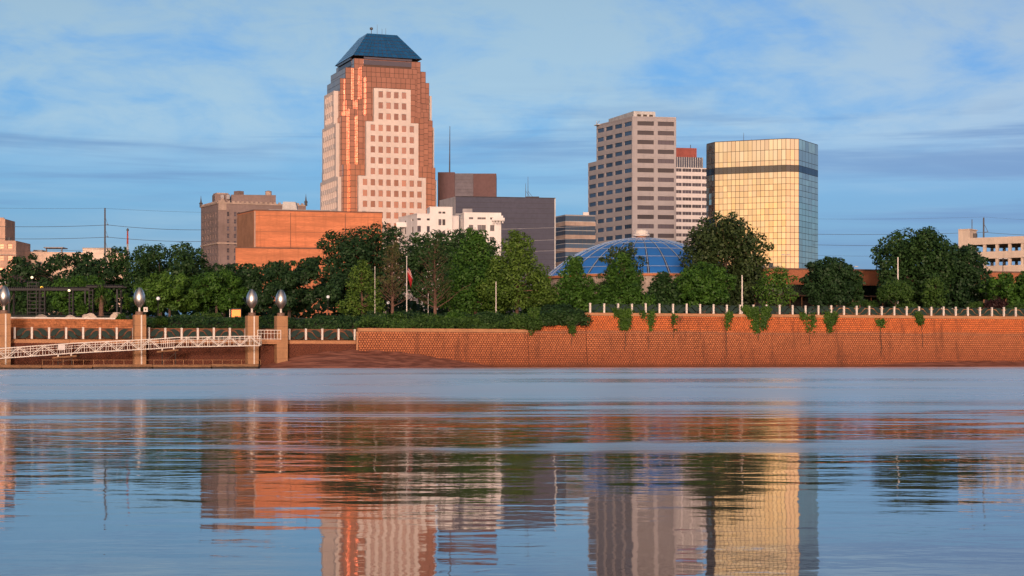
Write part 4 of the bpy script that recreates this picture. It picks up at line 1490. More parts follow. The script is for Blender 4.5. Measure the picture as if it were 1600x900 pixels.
def limbs(mb, base, h, r, targets, fork=0.35, n=7, wig=0.03):
    """tapered trunk and one limb to each target point"""
    base = Vector(base)
    tops = [base + V(random.uniform(-wig, wig) * h * f, random.uniform(-wig, wig) * h * f, h * f) for f in (0, 0.06, 0.25, 0.5, 0.75, 1.0)]
    mb.tube(tops, [r * 1.5, r * 1.05, r * 0.88, r * 0.66, r * 0.42, r * 0.12], n)
    for T in targets:
        T = Vector(T)
        f = min(0.92, max(fork, fork + (T.z - base.z) / h * 0.55 - 0.12 + random.uniform(-0.06, 0.06)))
        i = f * 5
        seg = [0, 0.06, 0.25, 0.5, 0.75, 1.0]
        p = tops[-1]
        for a, b, A, B in zip(seg[:-1], seg[1:], tops[:-1], tops[1:]):
            if a <= f <= b:
                p = A.lerp(B, (f - a) / (b - a))
        rr = r * (1 - f) * 0.55 + r * 0.07
        mid = p.lerp(T, 0.5) + V(random.uniform(-0.3, 0.3), random.uniform(-0.3, 0.3), 0.12 * (T - p).length * 0.4)
        mb.tube([p, mid, T], [rr, rr * 0.62, rr * 0.2], 5, cap=False)


TREES = 'trees of the riverside park'


def ground_at(x, y):
    return gz(x, max(0.0, y - yw(x) - 0.45))


def tree(name, label, px, d, top, half, kind, m, n=5200, leaf=0.30, bark=None, base_py=None, clear=0.12, group=TREES, lobes_n=None):
    """px: trunk column, d: depth, top: photo row of the crown top, half: half width in photo pixels"""
    x, y = at(px, d), d
    z0 = ground_at(x, y)
    zt = zat(top, d)
    h = zt - z0
    rw = half * d / FPX * (1.2 if kind != 'topiary' else 1.0)
    t = thing(name, label, 'tree', (x, y, z0), group)
    lobes, targets = [], []
    if kind == 'oak':
        zc, rz = z0 + h * (clear + 1) / 2, h * (1 - clear) / 2
        k = lobes_n or 26
        for i in range(k):
            a = i * 2.39996 + random.uniform(-0.4, 0.4)
            f = (i + 0.5) / k
            cz = 1 - 2 * f
            s = math.sqrt(max(0, 1 - cz * cz)) ** (0.75 if cz > 0 else 0.45)
            lr = min(rw, rz) * random.uniform(0.26, 0.42)
            q = random.uniform(0.72, 1.08)
            lobes.append((x + math.cos(a) * s * max(rw - lr * 0.8, 0.1) * q, y + math.sin(a) * s * max(rw - lr * 0.8, 0.1) * q,
                          zc + cz * (rz - lr * 0.6) * random.uniform(0.85, 1.0), lr))
        for i in range(16):
            a = random.uniform(0, 2 * math.pi)
            cz = random.uniform(-0.55, 0.98)
            s = math.sqrt(1 - cz * cz)
            q = random.uniform(0.96, 1.12)
            lobes.append((x + math.cos(a) * s * rw * q, y + math.sin(a) * s * rw * q, zc + cz * rz * random.uniform(0.86, 0.99), min(rw, rz) * random.uniform(0.10, 0.17)))
        lobes += [(x + random.uniform(-.3, .3) * rw, y + random.uniform(-.3, .3) * rw, zc + random.uniform(-.4, .4) * rz, min(rw, rz) * 0.42) for _ in range(4)]
        targets = random.sample(lobes, min(12, len(lobes)))
    elif kind == 'cypress':
        k = lobes_n or 44
        z1 = z0 + h * clear
        for i in range(k):
            f = (i + 0.5) / k
            a = i * 2.39996 + random.uniform(-0.5, 0.5)
            prof = (1 - f) ** 0.62 * (0.72 + 0.28 * min(1, f / 0.15)) + 0.05
            q = random.uniform(0.45, 0.95)
            lr = rw * (0.17 + 0.22 * (1 - f)) * random.uniform(0.8, 1.2)
            lobes.append((x + math.cos(a) * rw * prof * q, y + math.sin(a) * rw * prof * q, z1 + (zt - z1 - lr * 0.6) * f + 0.05 * h * random.uniform(-1, 1) * (1 - f), lr))
        targets = [l for l in lobes[::2]]
    elif kind == 'topiary':
        zc = z0 + h * 0.66
        for i in range(40):
            a = i * 2.39996
            f = (i + 0.5) / 40
            cz = 1 - 1.5 * f
            s = math.sqrt(max(0, 1 - cz * cz))
            lobes.append((x + math.cos(a) * s * rw * 0.74, y + math.sin(a) * s * rw * 0.74, zc + cz * h * 0.26, rw * 0.27))
        targets = lobes[::7]
    mb = MB()
    half_n = 1.7
    n = int(n * half_n)
    r = 0.035 * h * 0.55 if kind != 'oak' else 0.03 * h
    limbs(mb, (x, y, z0 - 0.15), (zt - z0) * (0.92 if kind == 'cypress' else 0.72), r, [l[:3] for l in targets], fork=0.22 if kind != 'oak' else 0.3)
    mb.build('trunk', bark or M_BARK, t)
    C, N = scatter(lobes, n)
    put('crown', leaf_mesh('crown', C, N, leaf, m), t)
    return t


def bare_tree(label, px, d, top, half, base_extra=0.0, leaves=900, m=None):
    """dying cypress: straight stem, whorls of bare boughs, a thin haze of foliage"""
    x, y = at(px, d), d
    z0 = ground_at(x, y)
    zt = zat(top, d)
    h = zt - z0
    rw = half * d / FPX
    t = thing('bare_cypress', label, 'tree', (x, y, z0), TREES)
    mb = MB()
    r0 = 0.30
    stem = [V(x, y, z0 - 0.15), V(x + 0.02, y, z0 + h * 0.06), V(x + 0.05, y, z0 + h * 0.3), V(x - 0.04, y, z0 + h * 0.65), V(x, y, zt - 0.3)]
    mb.tube(stem, [r0 * 1.5, r0, r0 * 0.8, r0 * 0.45, 0.04], 7)
    tips = []
    nb = 46
    for i in range(nb):
        f = 0.15 + 0.82 * (i / nb)
        a = i * 2.39996 + random.uniform(-0.4, 0.4)
        p = V(x, y, z0 + h * f)
        ln = rw * (1.08 - f * 0.82) * random.uniform(0.75, 1.15)
        dirn = V(math.cos(a), math.sin(a), random.uniform(0.25, 0.75) + f * 0.4)
        q = p + dirn * ln * 0.5
        e = p + dirn * ln + V(0, 0, ln * 0.12)
        rr = 0.085 * (1.15 - f)
        mb.tube([p, q, e], [rr, rr * 0.6, rr * 0.18], 4, cap=False)
        tips.append(e)
        for k in range(6):
            s = random.uniform(0.3, 0.95)
            b = p.lerp(e, s)
            w_ = V(random.gauss(0, 1), random.gauss(0, 1), random.uniform(0.1, 1.1)).normalized() * ln * random.uniform(0.2, 0.42)
            mb.tube([b, b + w_], [rr * 0.34, 0.010], 3, cap=False)
            tips.append(b + w_)
            for _ in range(2):
                c_ = b + w_ * random.uniform(0.3, 0.9)
                w2 = V(random.gauss(0, 1), random.gauss(0, 1), random.uniform(0.0, 1.0)).normalized() * ln * 0.16
                mb.tube([c_, c_ + w2], [0.016, 0.007], 3, cap=False)
    mb.build('trunk', M_BARKR, t)
    lob = [(p.x, p.y, p.z, 0.5) for p in tips if p.z > z0 + h * 0.3]
    C, N = scatter(lob, leaves)
    put('crown', leaf_mesh('crown', C, N, 0.17, m or M_CYP), t)
    return t


# -- back row
tree('live_oak', 'spreading dark oak in front of the cream warehouse', 97, 372, 390, 74, 'oak', M_OAK2, 8000, 0.34)
tree('live_oak', 'broad dark oak between the utility pole and the old tan tower', 250, 385, 373, 80, 'oak', M_OAK, 9000, 0.34)
tree('live_oak', 'dark oak filling the gap below the old tan tower', 350, 392, 408, 52, 'oak', M_OAK2, 5500, 0.34)
tree('live_oak', 'wide dark oak in front of the brick hall foyer', 452, 352, 402, 74, 'oak', M_OAK2, 9000, 0.31)
tree('live_oak', 'tall dark oak against the right end of the brick hall'.replace('right end', 'copper tower side'), 572, 372, 348, 68, 'oak', M_OAK2, 9500, 0.33)
tree('live_oak', 'dark oak crown rising in front of the white stucco building', 705, 378, 352, 68, 'oak', M_OAK, 9000, 0.33)
tree('magnolia', 'slender magnolia standing against the middle of the blue dome', 974, 352, 376, 30, 'oak', M_MAG, 2300, 0.27, clear=0.1, lobes_n=22)
tree('magnolia', 'great bronze-tinted magnolia between the dome and the mirror tower', 1134, 356, 331, 60, 'oak', M_MAG, 11500, 0.33, clear=0.04, lobes_n=40)
tree('live_oak', 'largest oak by the museum, in front of the garage stair tower'.replace('largest oak', 'largest oak crown'), 1432, 362, 353, 58, 'oak', M_OAK, 10500, 0.33, clear=0.1, lobes_n=34)
tree('live_oak', 'dark oak merging into the largest crown beside the garage', 1504, 366, 377, 34, 'oak', M_OAK2, 5600, 0.33, clear=0.1)
tree('live_oak', 'dense dark oak hiding the foot of the mirror tower', 1296, 350, 400, 35, 'oak', M_OAK2, 6200, 0.30, clear=0.15)
tree('live_oak', 'small round oak beside the dense dark oak at the museum', 1332, 352, 418, 16, 'oak', M_OAK, 2600, 0.29, clear=0.15)
tree('live_oak', 'leafy green oak in front of the parking garage', 1590, 350, 423, 44, 'oak', M_CYP, 5200, 0.30, clear=0.12)
tree('live_oak', 'low dark oak shading the dome drum on the cypress side', 935, 366, 440, 40, 'oak', M_OAK2, 3600, 0.3, clear=0.02)
tree('live_oak', 'low dark oak shading the dome drum on the magnolia side', 1050, 366, 436, 36, 'oak', M_OAK2, 3600, 0.3, clear=0.02)
# -- middle row
tree('maple', 'bright green spreading tree behind the palm and pergola', 265, 345, 425, 48, 'oak', M_LIME, 5200, 0.28, clear=0.12)
tree('maple', 'mid green tree over the glowing kiosk', 338, 350, 420, 46, 'oak', M_CYP, 5200, 0.28, clear=0.12)
tree('maple', 'green tree behind the dark pergola', 128, 345, 428, 44, 'oak', M_CYP, 4200, 0.28, clear=0.1)
tree('maple', 'dark leafy tree at the pergola corner post', 45, 352, 440, 36, 'oak', M_OAK, 3400, 0.28, clear=0.1)
tree('bald_cypress', 'full green cypress between the bare cypress and the brightest cypress', 743, 333, 356, 54, 'cypress', M_CYP, 9500, 0.25, M_BARKR, clear=0.13)
tree('bald_cypress', 'brightest yellow-green cypress beside the slate block', 808, 326, 358, 48, 'cypress', M_CYPL, 7600, 0.24, M_BARKR, clear=0.17)
tree('bald_cypress', 'spreading cypress filling the bank left of the dome'.replace('left of the dome', 'where the dome begins'), 846, 336, 428, 24, 'cypress', M_CYP, 3000, 0.24, M_BARKR, clear=0.1)
tree('bald_cypress', 'dark green cypress overlapping the edge of the blue dome', 898, 333, 399, 34, 'cypress', M_CYP, 4600, 0.26, M_BARKR, clear=0.14)
tree('bald_cypress', 'green cypress in front of the slender magnolia', 973, 330, 394, 37, 'cypress', M_CYP, 5000, 0.25, M_BARKR, clear=0.14)
tree('bald_cypress', 'low green cypress between the dome front and the round green maple', 1036, 336, 424, 31, 'cypress', M_OAK, 3400, 0.26, M_BARKR, clear=0.12)
tree('maple', 'round bright maple below the great magnolia', 1101, 334, 409, 37, 'oak', M_CYP, 5000, 0.27, clear=0.16)
tree('young_maple', 'sparse young light green tree in front of the museum frieze', 1214, 338, 412, 27, 'oak', M_LIME, 1500, 0.24, clear=0.12)
tree('clipped_tree', 'umbrella-shaped clipped tree beside the tall white lamp post', 1399, 340, 437, 29, 'topiary', M_HEDGE, 3800, 0.2)
tree('maple', 'small yellowish tree between the clipped tree and the garage', 1458, 346, 430, 17, 'oak', M_HEDGE, 1500, 0.24, clear=0.1)
tree('bald_cypress', 'thin light cypress beside the short white flagpole', 566, 322, 404, 30, 'cypress', M_CYPL, 2600, 0.23, M_BARKR, clear=0.1)
# -- dying cypresses near the low wall
bare_tree('slim bare cypress just before the flag', 613, 318, 383, 30, leaves=1500, m=M_DRY)
bare_tree('widest bare cypress, close to the low wall coping', 679.5, 306, 372, 43, leaves=2300, m=M_OAK)

# -- windmill palm
px, d = 158, 296
x, y = at(px, d), d
z0 = ground_at(x, y)
zt = zat(462, d)
t = thing('fan_palm', 'shaggy fan palm in front of the pergola', 'palm', (x, y, z0))
mb = MB()
mb.tube([(x, y, z0 - 0.2), (x, y, z0 + 1), (x + 0.05, y, zt)], [0.45, 0.36, 0.42], 9)
mb.build('trunk', M_BARKR, t)
mb, mbd = MB(), MB()
for i in range(150):
    a = random.uniform(0, 2 * math.pi)
    el = random.uniform(-1.25, 1.4)
    L_ = random.uniform(1.5, 2.3)
    dv = V(math.cos(a) * math.cos(el), math.sin(a) * math.cos(el), math.sin(el))
    p = V(x, y, zt + 0.2)
    q = p + dv * L_ * 0.6
    e = p + dv * L_ + V(0, 0, -0.35 * L_ * math.cos(el))
    s = dv.cross(V(0, 0, 1)).normalized() * 0.09
    (mbd if el < -0.45 else mb).add([p - s * 0.3, p + s * 0.3, q + s, e, q - s], [(0, 1, 2, 4), (4, 2, 3)])
mb.build('fronds', M_HEDGE, t)
mbd.build('dead_fronds', M_DRY, t)


# -- shrubs, hedges, ground cover
def shrub(name, label, px0, px1, py0, py1, d, m, n, leaf=0.17, cat='shrub', depth=1.6, group=None, box=False, base=None):
    """a bushy mass between photo columns px0..px1 and rows py0 (top)..py1 (bottom) at depth d"""
    x0, x1 = at(px0, d), at(px1, d)
    z0 = zat(py1, d) if base is None else base
    zt = zat(py0, d)
    lob = []
    w_ = x1 - x0
    hh = zt - z0
    r = min(hh * 0.5, w_ * 0.3) if not box else min(hh * 0.45, 0.5)
    k = int(max(5, w_ * hh / (r * r) * 1.4))
    for _ in range(k):
        fx = random.random()
        fz = random.random()
        env = 1.0 if box else (1 - (2 * fx - 1) ** 2) ** 0.5
        lob.append((x0 + r * 0.7 + (w_ - 1.4 * r) * fx, d + random.uniform(-depth, depth) * 0.5, z0 + r * 0.5 + max(hh * env - 1.3 * r, 0) * fz, r * random.uniform(0.7, 1.05)))
    t = thing(name, label, cat, ((x0 + x1) / 2, d, z0), group)
    mb = MB()
    for l in lob[:7]:
        mb.tube([((x0 + x1) / 2 + (l[0] - (x0 + x1) / 2) * 0.5, d, z0 - 0.15), l[:3]], [0.07, 0.02], 4)
    mb.build('stems', M_BARK, t)
    C, N = scatter(lob, n, 0.85)
    C[:, 2] = np.maximum(C[:, 2], z0 - 0.05)
    put('foliage', leaf_mesh('foliage', C, N, leaf, m), t)
    return t


shrub('clipped_hedge', 'clipped dark hedge beside the museum porch posts', 1346, 1374, 468, 481, 345, M_HEDGE, 1500, 0.15, 'hedge', box=True)
shrub('clipped_hedge', 'long low hedge beneath the clipped umbrella tree', 1398, 1440, 469, 482, 342, M_HEDGE, 1900, 0.15, 'hedge')
shrub('clipped_hedge', 'squared hedge near the purple shrub', 1512, 1538, 470, 482, 346, M_HEDGE, 1500, 0.15, 'hedge', box=True)
shrub('purple_shrub', 'round purple-leaved shrub before the parking garage', 1538, 1576, 461, 482, 344, M_PURPLEL, 1900, 0.17)
shrub('clipped_hedge', 'rounded green hedge at the foot of the leafy garage oak', 1570, 1622, 473, 484, 340, M_HEDGE, 1700, 0.16, 'hedge')
shrub('shrub', 'dark shrub mass spilling over where the coping ends', 838, 926, 476, 508, 300.5, M_OAK, 6500, 0.2, depth=3.4)
shrub('shrub', 'tall dark shrub filling behind the spilling mass', 826, 920, 470, 500, 306, M_OAK2, 5200, 0.2, depth=3.0)
shrub('shrub', 'dark shrub hanging over the end of the flat coping', 786, 850, 486, 514, 298, M_HEDGE, 3200, 0.2, depth=2.0)
shrub('boxwood', 'bright low hedge row on the slope past the glowing kiosk', 296, 352, 487, 499, 309, M_HEDGE, 2000, 0.16, 'hedge', box=True)
shrub('boxwood', 'dark low hedge row below the globe lamps', 488, 546, 491, 502, 315, M_OAK2, 2000, 0.16, 'hedge', box=True)
shrub('shrub', 'bushy green shrub at the end of the stone terrace wall', 174, 200, 488, 507, 281, M_HEDGE, 1400, 0.16)
shrub('shrub', 'small shrub behind the railing beside the second egg-topped pillar', 238, 262, 492, 506, 286, M_VINE, 900, 0.15)
shrub('shrub', 'round pale shrub among the park trunks', 192, 204, 456, 482, 318, M_VINE, 900, 0.2)
shrub('shrub', 'small yucca-like shrub by the pergola foot', 120, 136, 468, 492, 292, M_VINE, 900, 0.2)


for i, (a_, b_, top_, m_) in enumerate(((600, 634, 484, M_HEDGE), (640, 668, 488, M_OAK), (688, 728, 482, M_CYP), (722, 752, 490, M_HEDGE), (748, 790, 480, M_OAK), (560, 596, 490, M_OAK2))):
    shrub('shrub', ['leafy shrub at the foot of the flagpole', 'dark shrub beside the widest bare trunk', 'tall fresh green shrub behind the flat coping',
                    'low green shrub under the full green cypress', 'broad dark shrub below the brightest cypress', 'dark shrub above the start of the flat coping'][i],
          a_, b_, top_, 508 - (i % 3) * 3, 302 + (i % 3) * 3, m_, 2200, 0.19, depth=2.4)


def cover(name, label, px0, px1, d0f, d1f, n, m, leaf=0.2, hmax=0.9):
    """low planting spread over the sloping bank"""
    X = RNG.uniform(at(px0, 300), at(px1, 300), n)
    T = RNG.uniform(d0f, d1f, n)
    hum = (0.5 + 0.5 * np.sin(X * 0.7 + np.sin(T * 0.7) * 2) * np.cos(T * 0.5 + X * 0.19)) ** 1.6
    Z = np.array([gz(x, t) for x, t in zip(X, T)]) + RNG.random(n) ** 0.7 * hmax * (0.18 + 1.1 * hum)
    Y = np.array([yw(x) for x in X]) + T + 0.45
    C = np.stack([X, Y, Z], axis=1)
    N = RNG.normal(size=(n, 3)) * 0.7 + np.array([0, -0.3, 0.8])
    o = put(name, leaf_mesh(name, C, N, leaf, m))
    return tag(o, label, 'ground cover', kind='stuff')


cover('ground_cover', 'low leafy planting along the sloping bank above the flat coping', 556, 812, 0.9, 14, 15000, M_HEDGE, 0.2, 1.5)
cover('bank_planting', 'mixed low planting on the slope behind the pier railings', 225, 552, 8, 22, 13000, M_OAK, 0.2, 0.9)
cover('lawn_fringe', 'strip of low greenery at the top of the park slope', 556, 930, 14, 26, 9000, M_OAK2, 0.22, 1.0)

# far-off wood closing the view under the crowns
n = 26000
X = RNG.uniform(-260, 260, n)
Yf = RNG.uniform(400, 425, n)
Zf = 8.8 + RNG.random(n) ** 0.8 * (7.2 + 2.0 * np.sin(X * 0.13) + 1.5 * np.sin(X * 0.41 + 1))
keep = ~((X > at(1165, 400)) & (X < at(1610, 400))) & ~((np.abs(X - at(1002, 402)) < 24))
C = np.stack([X, Yf, Zf], axis=1)[keep]
tag(put('far_treeline', leaf_mesh('far_treeline', C, RNG.normal(size=(len(C), 3)) + np.array([0, -0.5, 0.5]), 0.75, M_OAK2)), 'dark band of distant trees below the city blocks', 'trees', kind='stuff')


# -- vines hanging down the tall wall
def vine(label, px, top, bottom, half, n, leafy=1.0, tail=0.0):
    d = yw(at(px, 305))
    for _ in range(3):
        d = yw(at(px, d))
    x = at(px, d)
    z0, z1 = zat(bottom, d), zat(top, d)
    hw = half * d / FPX
    t = thing('hanging_vine', label, 'vine', (x, d - 0.4, z1), 'vines on the tall wall')
    mb = MB()
    C = []
    k = max(4, int(hw * 3))
    for i in range(k):
        sx = random.uniform(-1, 1)
        end = z0 + (z1 - z0) * min(0.9, abs(sx) ** 1.2 * random.uniform(0.5, 1.15) + random.random() * 0.25)
        xx = x + sx * hw * 0.8
        pts = []
        for j in range(6):
            f = j / 5
            z = z1 - (z1 - end) * f
            xq = xx * 1.0 + random.gauss(0, 0.08) - sx * hw * 0.25 * f
            off = 0.32 + (8.72 - z) * 0.10 if z < 8.7 else 0.30
            pts.append(V(xq, yw(xq) - off, z))
        mb.tube(pts, [0.03] * 5 + [0.012], 4, cap=False)
        for p, q in zip(pts[:-1], pts[1:]):
            for _ in range(max(1, int(n * leafy / (k * 5)))):
                b = p.lerp(q, random.random())
                C.append((b.x + random.gauss(0, 0.3), b.y - abs(random.gauss(0, 0.25)), b.z + random.gauss(0, 0.24)))
    if tail:
        zt_ = z0 - tail * d / FPX
        pts = [V(x + random.gauss(0, 0.07), yw(x) - 0.34 - (8.72 - z) * 0.10, z) for z in np.linspace(z0 + 0.4, zt_, 7)]
        mb.tube(pts, [0.045] * 6 + [0.015], 4, cap=False)
    mb.build('stems', M_BARK, t)
    C = np.array(C)
    put('foliage', leaf_mesh('foliage', C, RNG.normal(size=(len(C), 3)) * 0.6 + np.array([0, -1, 0.3]), 0.17, M_VINE), t)


vine('bright bushy vine, first full clump past the coping end', 976, 484, 524, 20, 2000, tail=25)
vine('thin trailing vine between two bushier clumps', 1013, 488, 529, 14, 420, tail=18)
vine('dry wispy creeper with a few leaves past the trailing vine', 1052, 492, 518, 7, 110, tail=12)
vine('lone scraggly vine with long bare tail below the railing', 1134, 490, 520, 11, 320, tail=38)
vine('widest leafy vine draped over the coping', 1184, 482, 524, 32, 3400, tail=8)
vine('sparse twin vine, two strands near the widest clump', 1264, 490, 528, 17, 420, tail=10)
vine('narrow leafy vine tapering to a hanging tuft', 1297, 489, 532, 13, 900)
vine('small round vine tuft with a straight dark tail', 1375, 500, 516, 6, 260, tail=42)
vine('compact bush growing from the coping, dry stems below', 1440, 491, 514, 12, 900, tail=30)
vine('light green vine strand beside the flat coping end', 833, 482, 530, 9, 600)
vine('vine clump trailing from the spilling shrubs', 893, 494, 520, 16, 1200, tail=20)

# ------------------------------------------------------------------ railings
def scroll_mesh(w, h, mirror_x):
    """two comma-shaped plates leaving an S-shaped gap, held by thin rails"""
    mb = MB()
    rx, rz = w * 0.46, h * 0.46
    n = 14

    def S(f, off):
        # f 0..1 from lower left to upper right of the oval
        x = -rx * 0.92 + 1.84 * rx * f
        z = rz * 0.78 * math.sin((f - 0.5) * math.pi) * (1 if True else 1) + off
        return x, z
    for sgn in (1, -1):
        outer = []
        for i in range(n + 1):
            a = math.pi * (1.08 - 1.16 * i / n)
            outer.append((rx * math.cos(a), sgn * rz * math.sin(a)))
        inner = []
        for i in range(n + 1):
            f = i / n
            x = rx * math.cos(math.pi * (1.08 - 1.16 * f))
            th_ = math.tanh(2.7 * x / rx)
            zc = rz * 0.74 * th_
            sl = rz * 0.74 * 2.7 / rx * (1 - th_ * th_)
            g = 0.058 * h * math.sqrt(1 + sl * sl)
            inner.append((x, zc + sgn * g))
        vs, fs = [], []
        for (xo, zo), (xi, zi) in zip(outer, inner):
            if (zo - zi) * sgn < 0.02:
                zo = zi + sgn * 0.02
            k = -1 if mirror_x else 1
            vs += [(k * xo, -0.03, zo), (k * xi, -0.03, zi), (k * xo, 0.03, zo), (k * xi, 0.03, zi)]
        for i in range(n):
            a, b = 4 * i, 4 * (i + 1)
            fs += [(a, b, b + 1, a + 1), (a + 2, a + 3, b + 3, b + 2), (a, a + 2, b + 2, b), (a + 1, b + 1, b + 3, a + 3)]
        mb.add(vs, fs)
    for z in (-h * 0.48, h * 0.48):
        mb.box(-w / 2, w / 2, -0.025, 0.025, z - 0.03, z + 0.03)
    return mb.mesh('scroll_panel', M_SCROLL)


SCROLL = {}


def post_mesh(h):
    mb = MB().box(-0.14, 0.14, -0.14, 0.14, 0, h - 0.08)
    mb.add([(-0.165, -0.165, h - 0.08), (0.165, -0.165, h - 0.08), (0.165, 0.165, h - 0.08), (-0.165, 0.165, h - 0.08), (-0.165, -0.165, h), (0.165, -0.165, h), (0.165, 0.165, h), (-0.165, 0.165, h), (0, 0, h + 0.08)],
           [(0, 3, 2, 1), (0, 1, 5, 4), (1, 2, 6, 5), (2, 3, 7, 6), (3, 0, 4, 7), (4, 5, 8), (5, 6, 8), (6, 7, 8), (7, 4, 8)])
    return mb.mesh('post', M_POST)


POST = {}


def fence(label, x0, x1, z, n, h=1.7, t_off=0.35):
    a0 = wallpt((x0 + x1) / 2, t_off)
    t = thing('scroll_railing', label, 'railing', (a0.x, a0.y, z), 'scrollwork railings along the river')
    if h not in POST:
        POST[h] = post_mesh(h)
    for i in range(n + 1):
        x = x0 + (x1 - x0) * i / n
        p = wallpt(x, t_off)
        q = wallpt(x + (x1 - x0) / n, t_off)
        L, u, nn = plan_side(p, q)
        put('post', POST[h], t, frame_matrix((p.x, p.y, z), u, nn) @ Matrix.Scale(random.uniform(0.97, 1.04), 4, V(0, 0, 1)))
        if i < n:
            w_ = round(L - 0.36, 2)
            key = (round(w_, 1), h, i % 2)
            if key not in SCROLL:
                SCROLL[key] = scroll_mesh(round(w_, 1), h - 0.22, i % 2 == 1)
            c = (p + q) / 2
            put('scroll_panel', SCROLL[key], t, frame_matrix((c.x, c.y, z + h / 2 - 0.02), u, nn))
    return t


fence('long railing of white posts and dark scroll panels on the tall wall', 13.2, 112, 9.2, 41, 1.62)
PIL = [5, 217, 393, 438.5]


def pil_x(px):
    x = at(px, 268)
    for _ in range(4):
        x = at(px, yw(x) - 0.6)
    return x


PX = [pil_x(p) for p in PIL]
fence('railing between the first egg-topped pillar and the gangway pillar', PX[0] + 1.1, PX[1] - 1.1, 4.42, 7, 1.75, 1.0)
fence('railing between the gangway pillar and the paired pillars', PX[1] + 1.1, PX[2] - 1.1, 4.42, 6, 1.75, 1.0)
fence('short railing between the last pillar and the flat coping', PX[3] + 1.1, -25.2, 4.42, 4, 1.75, 1.0)
fence('railing stub before the first egg-topped pillar', PX[0] - 12, PX[0] - 1.1, 4.42, 4, 1.75, 1.0)

# planter wall behind the far half of the long railing, terrace walls by the pier
M_STONE = plain('orange_fieldstone', (0.52, 0.20, 0.085), 0.9, var=0.45, scale=1.6, stretch=(0.6, 0.6, 1.6), streak=0.2, fine=0.2)


def low_wall(name, label, x0, x1, t_off, z0, z1, m, cap=True, thick=0.6):
    c = wallpt((x0 + x1) / 2, t_off)
    t = thing(name, label, 'wall', (c.x, c.y, z0))
    n = max(1, int((x1 - x0) / 8))
    mb, mc = MB(), MB()
    for i in range(n):
        p, q = wallpt(x0 + (x1 - x0) * i / n, t_off), wallpt(x0 + (x1 - x0) * (i + 1) / n, t_off)
        L, u, nn = plan_side(p, q)
        mb.obox(p + V(0, 0, z0), u * L, -nn * thick, V(0, 0, z1 - z0 - 0.25))
        mc.obox(p + nn * 0.1 + V(0, 0, z1 - 0.25), u * (L - 0.02), -nn * (thick + 0.2), V(0, 0, 0.25))
    mb.build('wall_body', m, t)
    mc.build('coping', M_TERRA if cap else m, t)
    return t


low_wall('planter_wall', 'low sand-coloured planter wall seen through the scroll panels', 57, 112, 3.2, 9.0, 10.55, M_PILLAR)
low_wall('terrace_back_wall', 'brick back wall of the pier terrace seen through the railings', -90, -25.5, 4.7, 4.3, 6.2, plain('terrace_brick', (0.27, 0.105, 0.055), 0.9, var=0.25, scale=1.2), cap=False)
# rough fieldstone wall: individual stones
c = wallpt(-70, 8)
t = thing('fieldstone_wall', 'bright orange fieldstone retaining wall below the pergola', 'wall', (c.x, c.y, 5.5))
mb, ms = MB(), MB()
p, q = wallpt(-88, 7.7), wallpt(-57.5, 7.7)
L, u, nn = plan_side(p, q)
mb.obox(p + V(0, 0, 4.3), u * L, -nn * 0.8, V(0, 0, 3.2))
mb.build('wall_core', M_JOINT, t)
z = 5.6
while z < 7.4:
    hh = random.uniform(0.2, 0.34)
    s = 0.0
    while s < L - 0.3:
        w_ = random.uniform(0.4, 1.1)
        e = min(s + w_, L)
        ms.obox(p + u * (s + 0.02) + V(0, 0, z + 0.02) + nn * 0.001, u * (e - s - 0.04), nn * random.uniform(0.08, 0.24), V(0, 0, hh - 0.03))
        s = e
    z += hh
tag(ms.build('stones', M_STONE, t), kind='stuff')
n = 9
for i in range(n):
    MB().obox(p + u * (i * L * 0.86 / n + 0.02) + V(0, 0, z + 0.02) + nn * 0.25, u * (L * 0.86 / n - 0.04), -nn * 1.2, V(0, 0, 0.22)).build('cap_slab', M_POST, t)
for i, (px, w_, h_) in enumerate(((28, 2.0, 0.5), (64, 1.7, 0.9), (110, 1.8, 0.8), (139, 2.2, 1.1), (182, 2.0, 1.3))):
    d = 284
    x = at(px, d)
    bm = bmesh.new()
    bmesh.ops.create_icosphere(bm, subdivisions=3, radius=1.0)
    for v_ in bm.verts:
        k = 1 + 0.16 * math.sin(v_.co.x * 4 + i) * math.cos(v_.co.z * 3.3 + i * 2) + 0.1 * math.sin(v_.co.y * 7 + i)
        v_.co = Vector((v_.co.x * w_ / 2 * k, v_.co.y * 0.7 * k, v_.co.z * h_ * 0.62 * k))
    me = bpy.data.meshes.new('boulder')
    bm.to_mesh(me)
    bm.free()
    me.materials.append(M_CONC)
    o = put('boulder', me, None, Matrix.Translation((x, d, 7.55 + h_ * 0.35)))
    tag(o, ['flat boulder lying near the first pillar', 'boulder under the pergola lamp with orange light', 'boulder between two pergola posts',
            'boulder at the foot of the fan palm', 'largest boulder at the end of the fieldstone wall'][i], 'boulder', 'boulders on the fieldstone wall')

# ------------------------------------------------------------------ pillars with steel eggs
lab = ['pillar at the end of the fieldstone terrace', 'pillar standing behind the middle of the gangway', 'pillar at the head of the gangway', 'pillar beside the mud bank, next to the small balcony']
labe = ['steel bud sculpture on the pillar by the fieldstone terrace', 'steel bud sculpture over the middle of the gangway',
        'steel bud sculpture over the gangway head', 'steel bud sculpture over the small balcony']


